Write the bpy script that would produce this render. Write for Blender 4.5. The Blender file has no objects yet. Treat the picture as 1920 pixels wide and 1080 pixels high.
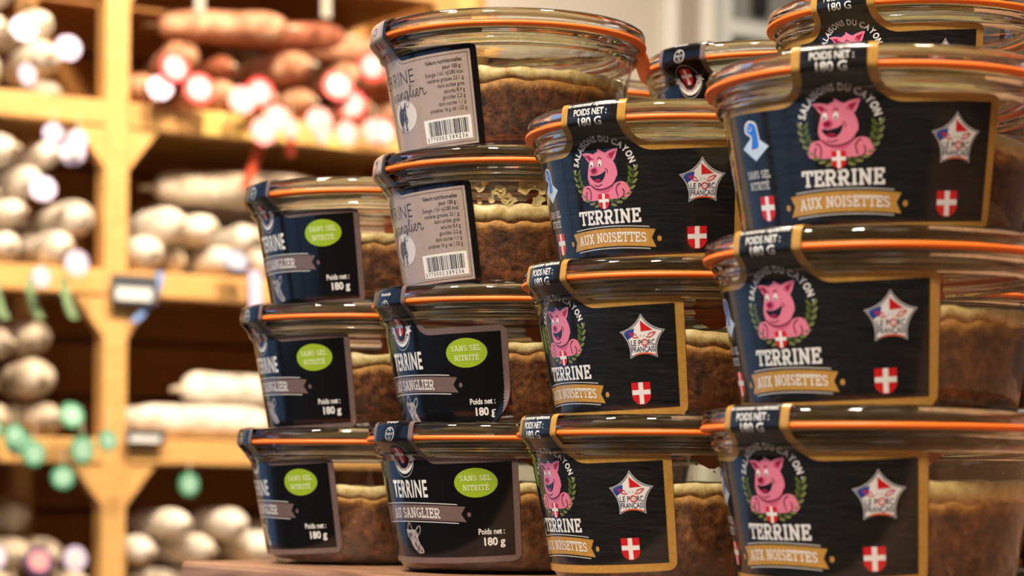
import bpy, bmesh, math, random
from mathutils import Vector, Matrix
from mathutils.geometry import tessellate_polygon

random.seed(7)
C = bpy.context.scene.collection
SC = bpy.context.scene

# ------------------------------------------------------------------ camera
F_PX = 4325.0
EYE = Vector((0.0, 0.0, 0.9256))
PITCH = 0.0
ROLL = math.radians(-0.486)
SHIFT_PX = 383.0
cam_d = bpy.data.cameras.new('camera')
cam_d.sensor_width = 36.0
cam_d.lens = F_PX / 1920.0 * 36.0
cam_d.shift_y = SHIFT_PX / 1920.0
cam_d.clip_start = 0.02
cam_d.clip_end = 50
cam = bpy.data.objects.new('camera', cam_d)
C.objects.link(cam)
CAM_ROT = Matrix.Rotation(math.pi / 2 + PITCH, 3, 'X') @ Matrix.Rotation(-ROLL, 3, 'Z')
cam.matrix_world = Matrix.Translation(EYE) @ CAM_ROT.to_4x4()
cam_d.dof.use_dof = True
cam_d.dof.focus_distance = 0.672
cam_d.dof.aperture_fstop = 18.0
SC.camera = cam
SC.view_settings.view_transform = 'Standard'
SC.view_settings.look = 'None'
SC.view_settings.gamma = 1
SC.view_settings.use_curve_mapping = False
SC.view_settings.exposure = 0.0
SC.cycles.use_denoising = True
SC.cycles.max_bounces = 14
SC.cycles.transmission_bounces = 12
SC.cycles.transparent_max_bounces = 24
SC.cycles.glossy_bounces = 5
SC.cycles.diffuse_bounces = 4
SC.cycles.sample_clamp_indirect = 4.0

# ------------------------------------------------------------------ frame of the shop
E1 = Vector((0.843, 0.538, 0.0)).normalized()      # along the sausage shelves
E2 = Vector((-E1.y, E1.x, 0.0))                    # from the table towards the shelves
YAW = math.atan2(E1.y, E1.x)
def AB(a, b, z=0.0):
    return E1 * a + E2 * b + Vector((0, 0, z))
TABLE_Z = 0.900

# ------------------------------------------------------------------ world and lights
w = bpy.data.worlds.new('world')
SC.world = w
w.use_nodes = True
w.node_tree.nodes['Background'].inputs[0].default_value = (0.55, 0.62, 0.75, 1)
w.node_tree.nodes['Background'].inputs[1].default_value = 0.25

def area(name, loc, target, size, power, color, size_y=None, spread=math.pi):
    d = bpy.data.lights.new(name, 'AREA')
    d.energy = power
    d.color = color
    d.size = size
    if size_y:
        d.shape = 'RECTANGLE'
        d.size_y = size_y
    else:
        d.shape = 'DISK'
    d.spread = spread
    o = bpy.data.objects.new(name, d)
    C.objects.link(o)
    o.location = loc
    o.rotation_euler = (Vector(target) - Vector(loc)).to_track_quat('-Z', 'Y').to_euler()
    return o

WARM = (1.0, 0.86, 0.70)
WARMER = (1.0, 0.80, 0.57)
# ceiling track spots over the table
area('track_spot_table', AB(-0.55, -0.10, 2.45), AB(0.42, 0.60, 1.0), 0.22, 11.0, WARM, spread=math.radians(80))
area('track_spot_table', AB(-0.75, 0.75, 2.5), AB(0.40, 0.60, 1.0), 0.18, 6.5, WARM, spread=math.radians(80))
area('track_spot_table', AB(0.75, 0.35, 2.5), AB(0.45, 0.60, 1.0), 0.16, 5.5, WARM, spread=math.radians(90))
area('track_spot_table', AB(0.2, 1.35, 2.5), AB(0.45, 0.65, 1.05), 0.16, 3.5, WARM, spread=math.radians(90))
# ceiling track spots that wash the sausage shelves
for a_, p_ in ((0.35, 13.0), (0.95, 11.5), (1.45, 5.0)):
    area('track_spot_shelf', AB(a_, 1.15, 2.45), AB(a_ + 0.15, 2.35, 1.42), 0.2, p_, WARMER, spread=math.radians(75))
# soft ceiling light of the shop further in
area('ceiling_light', AB(3.0, 0.6, 2.62), AB(3.0, 0.6, 0), 0.9, 7.5, (1.0, 0.94, 0.88))
area('ceiling_light', AB(-0.7, -1.2, 2.62), AB(-0.7, -1.2, 0), 0.9, 9, (1.0, 0.88, 0.74))
# blue lights added for the label sheen, outside the left and back walls
BLUE = (0.20, 0.50, 0.95)
area('added_blue_light', AB(-2.13, 1.55, 1.35), AB(0.0, 1.55, 1.35), 2.1, 8, BLUE, size_y=1.9)
area('added_blue_light', AB(-0.90, 2.81, 1.35), AB(-0.90, 0.0, 1.35), 1.8, 6.5, BLUE, size_y=1.9)

# ------------------------------------------------------------------ materials
MATS = {}
def nodes_of(name):
    m = bpy.data.materials.new(name)
    m.use_nodes = True
    nt = m.node_tree
    b = nt.nodes['Principled BSDF']
    MATS[name] = m
    return m, nt, b

def objcoord(nt, scale=(1, 1, 1), rnd=True):
    tc = nt.nodes.new('ShaderNodeTexCoord')
    mp = nt.nodes.new('ShaderNodeMapping')
    mp.inputs['Scale'].default_value = scale
    nt.links.new(tc.outputs['Object'], mp.inputs['Vector'])
    if rnd:
        oi = nt.nodes.new('ShaderNodeObjectInfo')
        ml = nt.nodes.new('ShaderNodeMath')
        ml.operation = 'MULTIPLY'
        ml.inputs[1].default_value = 37.0
        nt.links.new(oi.outputs['Random'], ml.inputs[0])
        nt.links.new(ml.outputs[0], mp.inputs['Location'])
    return mp.outputs['Vector']

def noise(nt, vec, scale, detail=4, rough=0.55, dist=0.0):
    n = nt.nodes.new('ShaderNodeTexNoise')
    n.inputs['Scale'].default_value = scale
    n.inputs['Detail'].default_value = detail
    n.inputs['Roughness'].default_value = rough
    n.inputs['Distortion'].default_value = dist
    nt.links.new(vec, n.inputs['Vector'])
    return n.outputs['Fac']

def ramp(nt, fac, stops):
    r = nt.nodes.new('ShaderNodeValToRGB')
    els = r.color_ramp.elements
    while len(els) < len(stops):
        els.new(0.5)
    for e, (p, c) in zip(els, stops):
        e.position = p
        e.color = (*c, 1)
    nt.links.new(fac, r.inputs['Fac'])
    return r.outputs['Color']

def bump(nt, b, fac, strength, dist):
    n = nt.nodes.new('ShaderNodeBump')
    n.inputs['Strength'].default_value = strength
    n.inputs['Distance'].default_value = dist
    nt.links.new(fac, n.inputs['Height'])
    nt.links.new(n.outputs['Normal'], b.inputs['Normal'])

def plain(name, col, rough=0.5, spec=0.5, var=0.0, scale=200, coat=0.0, metal=0.0):
    m, nt, b = nodes_of(name)
    b.inputs['Base Color'].default_value = (*col, 1)
    b.inputs['Roughness'].default_value = rough
    b.inputs['Specular IOR Level'].default_value = spec
    b.inputs['Coat Weight'].default_value = coat
    b.inputs['Coat Roughness'].default_value = 0.08
    b.inputs['Metallic'].default_value = metal
    if var:
        f = noise(nt, objcoord(nt), scale)
        lo = [max(0, c * (1 - var)) for c in col]
        hi = [min(1, c * (1 + var)) for c in col]
        nt.links.new(ramp(nt, f, [(0.3, lo), (0.7, hi)]), b.inputs['Base Color'])
    return m

def film(name, col, var=0.0, rough=0.15):
    return plain(name, col, rough=rough, spec=0.5, var=var, scale=900)

# printed film colours
film('gold', (0.40, 0.215, 0.045), 0.12)
film('white', (0.66, 0.65, 0.63))
film('silver', (0.50, 0.49, 0.47))
film('pink', (0.60, 0.165, 0.25))
film('pink_shade', (0.50, 0.085, 0.17))
film('pink_deep', (0.30, 0.012, 0.05))
film('maroon', (0.085, 0.008, 0.016))
film('red', (0.50, 0.012, 0.016))
film('leaf_green', (0.075, 0.105, 0.022))
film('leaf_light', (0.15, 0.165, 0.06))
film('ink_blue', (0.02, 0.05, 0.24))
film('icon_blue', (0.02, 0.16, 0.62))
film('icon_pale', (0.45, 0.58, 0.72))
film('navy', (0.012, 0.016, 0.07))
film('orange_red', (0.62, 0.09, 0.02))
film('taupe', (0.135, 0.092, 0.085), 0.10)
film('beige', (0.33, 0.258, 0.222), 0.05)
film('beige_light', (0.56, 0.52, 0.49))
film('lime', (0.25, 0.38, 0.022))
film('lime_pale', (0.62, 0.66, 0.40))
film('print_black', (0.008, 0.009, 0.011))
film('print_dark', (0.03, 0.025, 0.024))
film('grey_hair', (0.30, 0.26, 0.25), 0.5)
film('grey_dark', (0.045, 0.038, 0.04), 0.5)
film('jet', (0.0035, 0.0035, 0.004), rough=0.13)
# black film with a brushed slate print
m, nt, b = nodes_of('slate')
vv = objcoord(nt, (60, 60, 900), rnd=False)
f = noise(nt, vv, 2.0, 5, 0.6, 0.6)
nt.links.new(ramp(nt, f, [(0.35, (0.005, 0.005, 0.0055)), (0.62, (0.014, 0.0135, 0.013)), (0.8, (0.034, 0.033, 0.032))]), b.inputs['Base Color'])
b.inputs['Roughness'].default_value = 0.14

plain('rubber', (0.88, 0.165, 0.016), rough=0.42, spec=0.4)

def thin_glass(name, tint, rough=0.03):
    m, nt, b = nodes_of(name)
    nt.nodes.remove(b)
    out = nt.nodes['Material Output']
    tr = nt.nodes.new('ShaderNodeBsdfTransparent')
    tr.inputs[0].default_value = (*tint, 1)
    gl = nt.nodes.new('ShaderNodeBsdfGlossy')
    gl.inputs['Roughness'].default_value = rough
    gl.inputs['Color'].default_value = (1, 1, 1, 1)
    lw = nt.nodes.new('ShaderNodeLayerWeight')
    lw.inputs['Blend'].default_value = 0.5
    pw = nt.nodes.new('ShaderNodeMath')
    pw.operation = 'POWER'
    pw.inputs[1].default_value = 5.0
    nt.links.new(lw.outputs['Facing'], pw.inputs[0])
    fr = nt.nodes.new('ShaderNodeMath')
    fr.operation = 'MULTIPLY_ADD'
    fr.inputs[1].default_value = 0.93
    fr.inputs[2].default_value = 0.06
    nt.links.new(pw.outputs[0], fr.inputs[0])
    n = noise(nt, objcoord(nt), 130, 3)
    bp = nt.nodes.new('ShaderNodeBump')
    bp.inputs['Strength'].default_value = 0.10
    bp.inputs['Distance'].default_value = 0.002
    nt.links.new(n, bp.inputs['Height'])
    nt.links.new(bp.outputs[0], gl.inputs['Normal'])
    mx = nt.nodes.new('ShaderNodeMixShader')
    nt.links.new(fr.outputs[0], mx.inputs[0])
    nt.links.new(tr.outputs[0], mx.inputs[1])
    nt.links.new(gl.outputs[0], mx.inputs[2])
    nt.links.new(mx.outputs[0], out.inputs['Surface'])
    return m
thin_glass('jar_glass', (0.955, 0.965, 0.93))
thin_glass('pane_glass', (0.95, 0.97, 1.0))
m, nt, b = nodes_of('solid_glass')
b.inputs['Base Color'].default_value = (0.95, 0.985, 0.93, 1)
b.inputs['Transmission Weight'].default_value = 1.0
b.inputs['Roughness'].default_value = 0.03
b.inputs['IOR'].default_value = 1.50
bump(nt, b, noise(nt, objcoord(nt), 90, 2), 0.06, 0.002)

# terrine: coarse brown meat under an amber jelly line, rendered fat on top
# 'stratum' on the mesh = millimetres away from the meat / fat boundary
def strata(nt, vec, jitter, scale):
    at = nt.nodes.new('ShaderNodeAttribute')
    at.attribute_name = 'stratum'
    n_ = noise(nt, vec, scale, 6, 0.65)
    m1 = nt.nodes.new('ShaderNodeMath')
    m1.operation = 'MULTIPLY_ADD'
    m1.inputs[1].default_value = jitter
    m1.inputs[2].default_value = -jitter / 2
    nt.links.new(n_, m1.inputs[0])
    m2 = nt.nodes.new('ShaderNodeMath')
    m2.operation = 'ADD'
    nt.links.new(at.outputs['Fac'], m2.inputs[0])
    nt.links.new(m1.outputs[0], m2.inputs[1])
    m3 = nt.nodes.new('ShaderNodeMath')
    m3.operation = 'DIVIDE'
    m3.inputs[1].default_value = 6.0
    nt.links.new(m2.outputs[0], m3.inputs[0])
    return m3.outputs[0]
def mixc(nt, mode, fac, c1, c2):
    mx = nt.nodes.new('ShaderNodeMixRGB')
    mx.blend_type = mode
    if isinstance(fac, float):
        mx.inputs[0].default_value = fac
    else:
        nt.links.new(fac, mx.inputs[0])
    nt.links.new(c1, mx.inputs[1])
    nt.links.new(c2, mx.inputs[2])
    return mx.outputs[0]
m, nt, b = nodes_of('terrine_meat')
vec = objcoord(nt)
f1 = noise(nt, vec, 330, 9, 0.70)
f2 = noise(nt, vec, 85, 4, 0.6)
vo = nt.nodes.new('ShaderNodeTexVoronoi')
vo.inputs['Scale'].default_value = 240
nt.links.new(vec, vo.inputs['Vector'])
c1 = ramp(nt, f1, [(0.34, (0.014, 0.003, 0.0008)), (0.46, (0.110, 0.031, 0.005)), (0.57, (0.225, 0.078, 0.015)), (0.72, (0.44, 0.20, 0.06))])
c2 = ramp(nt, f2, [(0.38, (0.30, 0.24, 0.20)), (0.60, (1.0, 1.0, 1.0))])
c3 = ramp(nt, vo.outputs['Distance'], [(0.10, (1, 1, 1)), (0.75, (0.62, 0.58, 0.52))])
c = mixc(nt, 'MULTIPLY', 0.9, c1, c2)
c = mixc(nt, 'MULTIPLY', 0.7, c, c3)
amb = ramp(nt, f1, [(0.32, (0.20, 0.068, 0.006)), (0.55, (0.46, 0.20, 0.022)), (0.75, (0.66, 0.38, 0.075))])
st = strata(nt, vec, 3.2, 170)
msk = nt.nodes.new('ShaderNodeMapRange')
msk.inputs['From Min'].default_value = 0.05
msk.inputs['From Max'].default_value = 0.55
nt.links.new(st, msk.inputs['Value'])
nt.links.new(mixc(nt, 'MIX', msk.outputs[0], amb, c), b.inputs['Base Color'])
b.inputs['Roughness'].default_value = 0.42
bump(nt, b, f1, 0.6, 0.0012)
m, nt, b = nodes_of('terrine_fat')
vec = objcoord(nt)
f1 = noise(nt, vec, 300, 7, 0.68)
fat = ramp(nt, f1, [(0.30, (0.40, 0.24, 0.06)), (0.5, (0.62, 0.47, 0.20)), (0.72, (0.78, 0.67, 0.40))])
amb = ramp(nt, f1, [(0.32, (0.20, 0.068, 0.006)), (0.55, (0.46, 0.20, 0.022)), (0.75, (0.66, 0.38, 0.075))])
st = strata(nt, vec, 4.0, 150)
msk = nt.nodes.new('ShaderNodeMapRange')
msk.inputs['From Min'].default_value = -0.05
msk.inputs['From Max'].default_value = 0.25
nt.links.new(st, msk.inputs['Value'])
nt.links.new(mixc(nt, 'MIX', msk.outputs[0], amb, fat), b.inputs['Base Color'])
b.inputs['Roughness'].default_value = 0.4
bump(nt, b, f1, 0.4, 0.001)

def wood(name, dark, light, scale=(3, 60, 60), rough=0.5, ns=6.0):
    m, nt, b = nodes_of(name)
    vec = objcoord(nt, scale)
    f = noise(nt, vec, ns, 6, 0.6, 0.8)
    nt.links.new(ramp(nt, f, [(0.3, dark), (0.7, light)]), b.inputs['Base Color'])
    b.inputs['Roughness'].default_value = rough
    bump(nt, b, f, 0.15, 0.001)
    return m
wood('pine', (0.50, 0.27, 0.085), (0.64, 0.38, 0.145), (3, 30, 30))
wood('pine_dark', (0.30, 0.125, 0.028), (0.46, 0.21, 0.055), (3, 30, 30), 0.6)
wood('table_wood', (0.12, 0.052, 0.026), (0.34, 0.185, 0.105), (30, 2.2, 30), 0.45, 8.0)

def casing(name, cols, scale=55):
    m, nt, b = nodes_of(name)
    f = noise(nt, objcoord(nt), scale, 6, 0.65)
    nt.links.new(ramp(nt, f, [(0.3, cols[0]), (0.5, cols[1]), (0.68, cols[2])]), b.inputs['Base Color'])
    b.inputs['Roughness'].default_value = 0.7
    bump(nt, b, f, 0.4, 0.003)
casing('casing_white', ((0.42, 0.34, 0.26), (0.68, 0.62, 0.54), (0.82, 0.79, 0.74)))
casing('casing_grey', ((0.20, 0.15, 0.10), (0.46, 0.38, 0.29), (0.68, 0.61, 0.52)))
casing('casing_brown', ((0.17, 0.055, 0.025), (0.38, 0.17, 0.09), (0.58, 0.36, 0.24)))
casing('casing_red', ((0.12, 0.022, 0.012), (0.27, 0.075, 0.032), (0.42, 0.17, 0.085)))
plain('twine', (0.55, 0.47, 0.34), 0.8)
plain('tag_white', (0.62, 0.58, 0.64), 0.35)
plain('tag_blush', (0.72, 0.46, 0.50), 0.35)
plain('tag_lilac', (0.55, 0.50, 0.78), 0.4)
plain('tag_red', (0.66, 0.045, 0.055), 0.4)
plain('tag_pink', (0.80, 0.36, 0.38), 0.4)
plain('tag_green', (0.05, 0.27, 0.15), 0.4)
plain('tag_mint', (0.30, 0.52, 0.42), 0.4)
plain('tag_blue', (0.20, 0.33, 0.68), 0.4)
plain('tag_purple', (0.085, 0.045, 0.20), 0.4)
plain('ribbon_green', (0.19, 0.30, 0.15), 0.6)
plain('ribbon_red', (0.42, 0.05, 0.015), 0.6)
plain('ribbon_grey', (0.35, 0.32, 0.28), 0.6)
plain('card_yellow', (0.74, 0.56, 0.16), 0.5)
plain('sign_slate', (0.05, 0.06, 0.075), 0.5)
plain('sign_white', (0.66, 0.68, 0.70), 0.5)
plain('wall_paint', (0.50, 0.475, 0.45), 0.8, var=0.04, scale=4)
plain('ceiling_paint', (0.72, 0.68, 0.62), 0.9, var=0.03, scale=3)
plain('floor_tile', (0.30, 0.24, 0.19), 0.5, var=0.15, scale=6)
plain('trim_white', (0.80, 0.81, 0.80), 0.4, var=0.02, scale=10)
plain('taupe_panel', (0.36, 0.32, 0.29), 0.6, var=0.04, scale=6)
plain('fridge_white', (0.70, 0.76, 0.80), 0.3, var=0.02, scale=8)
plain('fridge_grey', (0.26, 0.28, 0.28), 0.35, var=0.1, scale=10)
plain('fridge_dark', (0.02, 0.022, 0.028), 0.35, var=0.2, scale=10)

# ------------------------------------------------------------------ object helpers
def link(o, parent=None):
    C.objects.link(o)
    if parent is not None:
        o.parent = parent
    return o
def new_mesh(name, verts, faces, mats, mis=None, smooth=False):
    me = bpy.data.meshes.new(name)
    me.from_pydata([tuple(v) for v in verts], [], faces)
    for k in mats:
        me.materials.append(MATS[k])
    if mis:
        me.polygons.foreach_set('material_index', mis)
    if smooth:
        me.polygons.foreach_set('use_smooth', [True] * len(me.polygons))
    me.update()
    return me
def obj(name, me, parent=None):
    return link(bpy.data.objects.new(name, me), parent)
def tag(o, label, cat, group=None):
    o['label'] = label
    o['category'] = cat
    if group:
        o['group'] = group
    return o
def thing(name, label, cat, loc=(0, 0, 0), rz=0.0, group=None):
    o = bpy.data.objects.new(name, None)
    o.empty_display_size = 0.01
    C.objects.link(o)
    o.location = loc
    o.rotation_euler = (0, 0, rz)
    return tag(o, label, cat, group)
def struct(o):
    o['kind'] = 'structure'
    return o

class MB:
    def __init__(s):
        s.v, s.f, s.m = [], [], []
    def add(s, verts, faces, mi=0):
        n = len(s.v)
        s.v += [tuple(v) for v in verts]
        s.f += [tuple(i + n for i in f) for f in faces]
        s.m += [mi] * len(faces)
        return s
    def box(s, lo, hi, mi=0):
        x0, y0, z0 = lo
        x1, y1, z1 = hi
        v = [(x0, y0, z0), (x1, y0, z0), (x1, y1, z0), (x0, y1, z0), (x0, y0, z1), (x1, y0, z1), (x1, y1, z1), (x0, y1, z1)]
        return s.add(v, [(0, 3, 2, 1), (4, 5, 6, 7), (0, 1, 5, 4), (1, 2, 6, 5), (2, 3, 7, 6), (3, 0, 4, 7)], mi)
    def lathe(s, prof, n=72, mi=0, wob=None):
        """closed profile loop or open with axis ends (r == 0)"""
        vs, fs = [], []
        closed = prof[0][0] > 1e-9
        for (r, z) in prof:
            for k in range(n):
                a = 2 * math.pi * k / n
                rr, zz = (r, z) if wob is None else wob(r, z, a)
                vs.append((rr * math.sin(a), -rr * math.cos(a), zz))
        L = len(prof)
        for i in range(L if closed else L - 1):
            j = (i + 1) % L
            for k in range(n):
                k2 = (k + 1) % n
                fs.append((i * n + k, i * n + k2, j * n + k2, j * n + k))
        return s.add(vs, fs, mi)
    def prism(s, poly, y0, y1, mi=0):
        """poly in x,z extruded along y"""
        n = len(poly)
        v = [(p[0], y0, p[1]) for p in poly] + [(p[0], y1, p[1]) for p in poly]
        f = [tuple(range(n)), tuple(range(2 * n - 1, n - 1, -1))]
        f += [(i, i + n, (i + 1) % n + n, (i + 1) % n) for i in range(n)]
        return s.add(v, f, mi)
    def tube(s, pts, r, n=8, mi=0):
        pts = [Vector(p) for p in pts]
        rings = []
        for i, p in enumerate(pts):
            t = (pts[min(i + 1, len(pts) - 1)] - pts[max(i - 1, 0)]).normalized()
            a = t.cross(Vector((0.13, 0.31, 0.94))).normalized()
            b_ = t.cross(a)
            rr = r[i] if isinstance(r, (list, tuple)) else r
            rings.append([p + (a * math.cos(2 * math.pi * k / n) + b_ * math.sin(2 * math.pi * k / n)) * rr for k in range(n)])
        v = [q for ring in rings for q in ring]
        f = []
        for i in range(len(pts) - 1):
            for k in range(n):
                k2 = (k + 1) % n
                f.append((i * n + k, i * n + k2, (i + 1) * n + k2, (i + 1) * n + k))
        f += [tuple(range(n - 1, -1, -1)), tuple((len(pts) - 1) * n + k for k in range(n))]
        return s.add(v, f, mi)
    def mesh(s, name, mats, smooth=False, weld=False, normals=True):
        me = new_mesh(name, s.v, s.f, mats, s.m, smooth)
        if weld or normals:
            bm = bmesh.new()
            bm.from_mesh(me)
            if weld:
                bmesh.ops.remove_doubles(bm, verts=bm.verts, dist=1e-7)
            if normals:
                bmesh.ops.recalc_face_normals(bm, faces=bm.faces)
            bm.to_mesh(me)
            bm.free()
        return me

def bevel(o, w, seg=2):
    md = o.modifiers.new('bevel', 'BEVEL')
    md.width = w
    md.segments = seg
    md.limit_method = 'ANGLE'
    return o

# ================================================================== ROOM
def room_box(name, a0, a1, b0, b1, z0, z1, matname):
    o = obj(name, MB().box((a0, b0, z0), (a1, b1, z1)).mesh(name, [matname]))
    o.rotation_euler = (0, 0, YAW)
    return struct(o)
A0, A1, B0, B1, H = -2.0, 4.6, -2.4, 2.68, 2.7
room_box('floor', A0, A1, B0, B1, -0.1, 0.0, 'floor_tile')
room_box('ceiling', A0, A1, B0, B1, H, H + 0.1, 'ceiling_paint')
room_box('wall_front', A0, A1, B0 - 0.1, B0, 0, H, 'wall_paint')
room_box('wall_right', A1, A1 + 0.1, B0, B1, 0, H, 'wall_paint')
# two walls with openings for the added windows, z 0.4..2.3
ZB, ZT = 0.4, 2.3
mb = MB().box((A0, B1, 0), (-1.8, B1 + 0.1, H)).box((0.0, B1, 0), (A1, B1 + 0.1, H)).box((-1.8, B1, 0), (0.0, B1 + 0.1, ZB)).box((-1.8, B1, ZT), (0.0, B1 + 0.1, H))
o = struct(obj('wall_back', mb.mesh('wall_back', ['wall_paint'])))
o.rotation_euler = (0, 0, YAW)
mb = MB().box((A0 - 0.1, B0, 0), (A0, 0.5, H)).box((A0 - 0.1, 2.6, 0), (A0, B1, H)).box((A0 - 0.1, 0.5, 0), (A0, 2.6, ZB)).box((A0 - 0.1, 0.5, ZT), (A0, 2.6, H))
o = struct(obj('wall_left', mb.mesh('wall_left', ['wall_paint'])))
o.rotation_euler = (0, 0, YAW)
def added_window(name, c0, c1, put):  # unseen window, added so the glossy labels reflect blue
    mb = MB()
    cm = (c0 + c1) / 2
    for (p0, p1, z0, z1) in ((c0, c0 + .06, ZB, ZT), (c1 - .06, c1, ZB, ZT), (c0 + .06, c1 - .06, ZB, ZB + .06), (c0 + .06, c1 - .06, ZT - .06, ZT), (cm - .025, cm + .025, ZB + .06, ZT - .06)):
        mb.box(*put(p0, p1, z0, z1, 0.07, 0.01))
    o = struct(obj(name, mb.mesh('added_window_frame', ['taupe_panel'])))
    o.rotation_euler = (0, 0, YAW)
    for (p0, p1) in ((c0 + .065, cm - .03), (cm + .03, c1 - .065)):
        obj('pane', MB().box(*put(p0, p1, ZB + .065, ZT - .065, 0.045, 0.04)).mesh('pane', ['pane_glass']), o)
added_window('added_window_1', 0.5, 2.6, lambda p0, p1, z0, z1, d0, d1: ((A0 - d0, p0, z0), (A0 - d1, p1, z1)))
added_window('added_window_2', -1.8, 0.0, lambda p0, p1, z0, z1, d0, d1: ((p0, B1 + d1, z0), (p1, B1 + d0, z1)))
# door casing on the back wall: two white uprights with a taupe reveal between
mb = MB().box((1.956, B1 - 0.012, 0), (1.978, B1, 2.25)).box((2.022, B1 - 0.012, 0), (2.043, B1, 2.25)).box((1.956, B1 - 0.012, 2.25), (2.043, B1, 2.28))
o = struct(obj('trim_1', mb.mesh('door_casing', ['trim_white'])))
o.rotation_euler = (0, 0, YAW)
room_box('door_1', 1.978, 2.022, B1 - 0.004, B1, 0, 2.25, 'taupe_panel')

# ================================================================== TABLE
tb = thing('display_table', 'brown wooden display table carrying the stacked glass jars', 'table', AB(0.345, 0.763, 0.0), YAW)
# local: x along E1 (0..0.7), y along E2 (-1.05..0)
nb = 4
for k in range(nb):
    x0 = k * 0.175
    o = obj('plank', MB().box((x0 + 0.0006, -1.05, TABLE_Z - 0.026), (x0 + 0.1744, 0, TABLE_Z)).mesh('plank', ['table_wood']), tb)
    bevel(o, 0.002)
for (x, y) in ((0.03, -1.0), (0.61, -1.0), (0.03, -0.11), (0.61, -0.11)):
    o = obj('leg', MB().box((x, y, 0), (x + 0.06, y + 0.06, TABLE_Z - 0.028)).mesh('leg', ['table_wood']), tb)
for y in (-0.95, -0.10):
    obj('apron', MB().box((0.03, y, TABLE_Z - 0.11), (0.67, y + 0.02, TABLE_Z - 0.028)).mesh('apron', ['table_wood']), tb)

# ================================================================== FLAT PRINT ARTWORK  (u, v in mm on the unrolled label)
MM = 0.001
SINA = 0.1808
COSA = math.sqrt(1 - SINA * SINA)
RMID, VMID, Z0 = 37.4, 15.5, 4.8
RHO0 = RMID / SINA
VS = 30.5
LIFT = 0.16
def cone_pt(u, v):
    y = RHO0 + (v - VMID)
    rho = y + 0.4 * (math.hypot(u, y) - y)      # the label is cut on a slight arc
    phi = u / RMID * (1 + 0.35 * (RHO0 / y - 1))
    return rho * SINA + LIFT, Z0 + VMID * COSA + (rho - RHO0) * COSA, phi
# path of the tab over the rim, the rubber and the lid
def catmull(P, n=10, closed=False):
    out = []
    N = len(P)
    rng = range(N if closed else N - 1)
    for i in rng:
        p0 = P[(i - 1) % N] if closed or i > 0 else P[0]
        p1 = P[i]
        p2 = P[(i + 1) % N]
        p3 = P[(i + 2) % N] if closed or i + 2 < N else P[-1]
        for k in range(n):
            t = k / n
            out.append(tuple(0.5 * ((2 * b) + (-a + c) * t + (2 * a - 5 * b + 4 * c - d) * t * t + (-a + 3 * b - 3 * c + d) * t ** 3)
                             for a, b, c, d in zip(p0, p1, p2, p3)))
    if not closed:
        out.append(tuple(P[-1]))
    return out
r0_, z0_, _ = cone_pt(0, VS)
TABPATH = catmull([(r0_, z0_), (41.7, 37.0), (43.6, 39.4), (45.25, 41.3), (45.3, 42.7), (45.0, 45.2), (44.6, 46.5), (43.4, 47.2), (41.0, 47.25), (37.8, 47.2), (35.2, 47.15)], 8)
TABLEN = [0.0]
for p, q in zip(TABPATH, TABPATH[1:]):
    TABLEN.append(TABLEN[-1] + math.hypot(q[0] - p[0], q[1] - p[1]))
def tab_pt(t):
    t = min(t, TABLEN[-1] - 1e-6)
    for i in range(len(TABLEN) - 1):
        if t <= TABLEN[i + 1]:
            k = (t - TABLEN[i]) / (TABLEN[i + 1] - TABLEN[i])
            p, q = TABPATH[i], TABPATH[i + 1]
            return p[0] + (q[0] - p[0]) * k, p[1] + (q[1] - p[1]) * k
    return TABPATH[-1]
def surf(u, v):
    if v <= VS:
        r, z, phi = cone_pt(u, v)
    else:
        rb, zb, pb = cone_pt(u, VS)
        r, z = tab_pt(v - VS)
        fade = max(0.0, 1 - (v - VS) / 6.0)
        r += (rb - r0_) * fade
        z += (zb - z0_) * fade
        phi = pb * (r0_ / r) ** 1.0
    return Vector((r * math.sin(phi), -r * math.cos(phi), z))
CURL_P, CURL_N, CURL_R = (34.6, 7.2), (0.88, -0.475), 3.0
def label_pos(u, v, lay, curl, dv=0.0):
    h = lay * 0.028
    if curl:
        d = (u - CURL_P[0]) * CURL_N[0] + (v - CURL_P[1]) * CURL_N[1]
        if d > 0:
            a = d / CURL_R
            dd = (CURL_R - h) * math.sin(a)
            h = CURL_R - (CURL_R - h) * math.cos(a)
            u += CURL_N[0] * (dd - d)
            v += CURL_N[1] * (dd - d)
    v += dv
    e = 0.05
    p = surf(u, v)
    n = (surf(u + e, v) - surf(u - e, v)).cross(surf(u, v + e) - surf(u, v - e)).normalized()
    return (p + n * h) * MM

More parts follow.
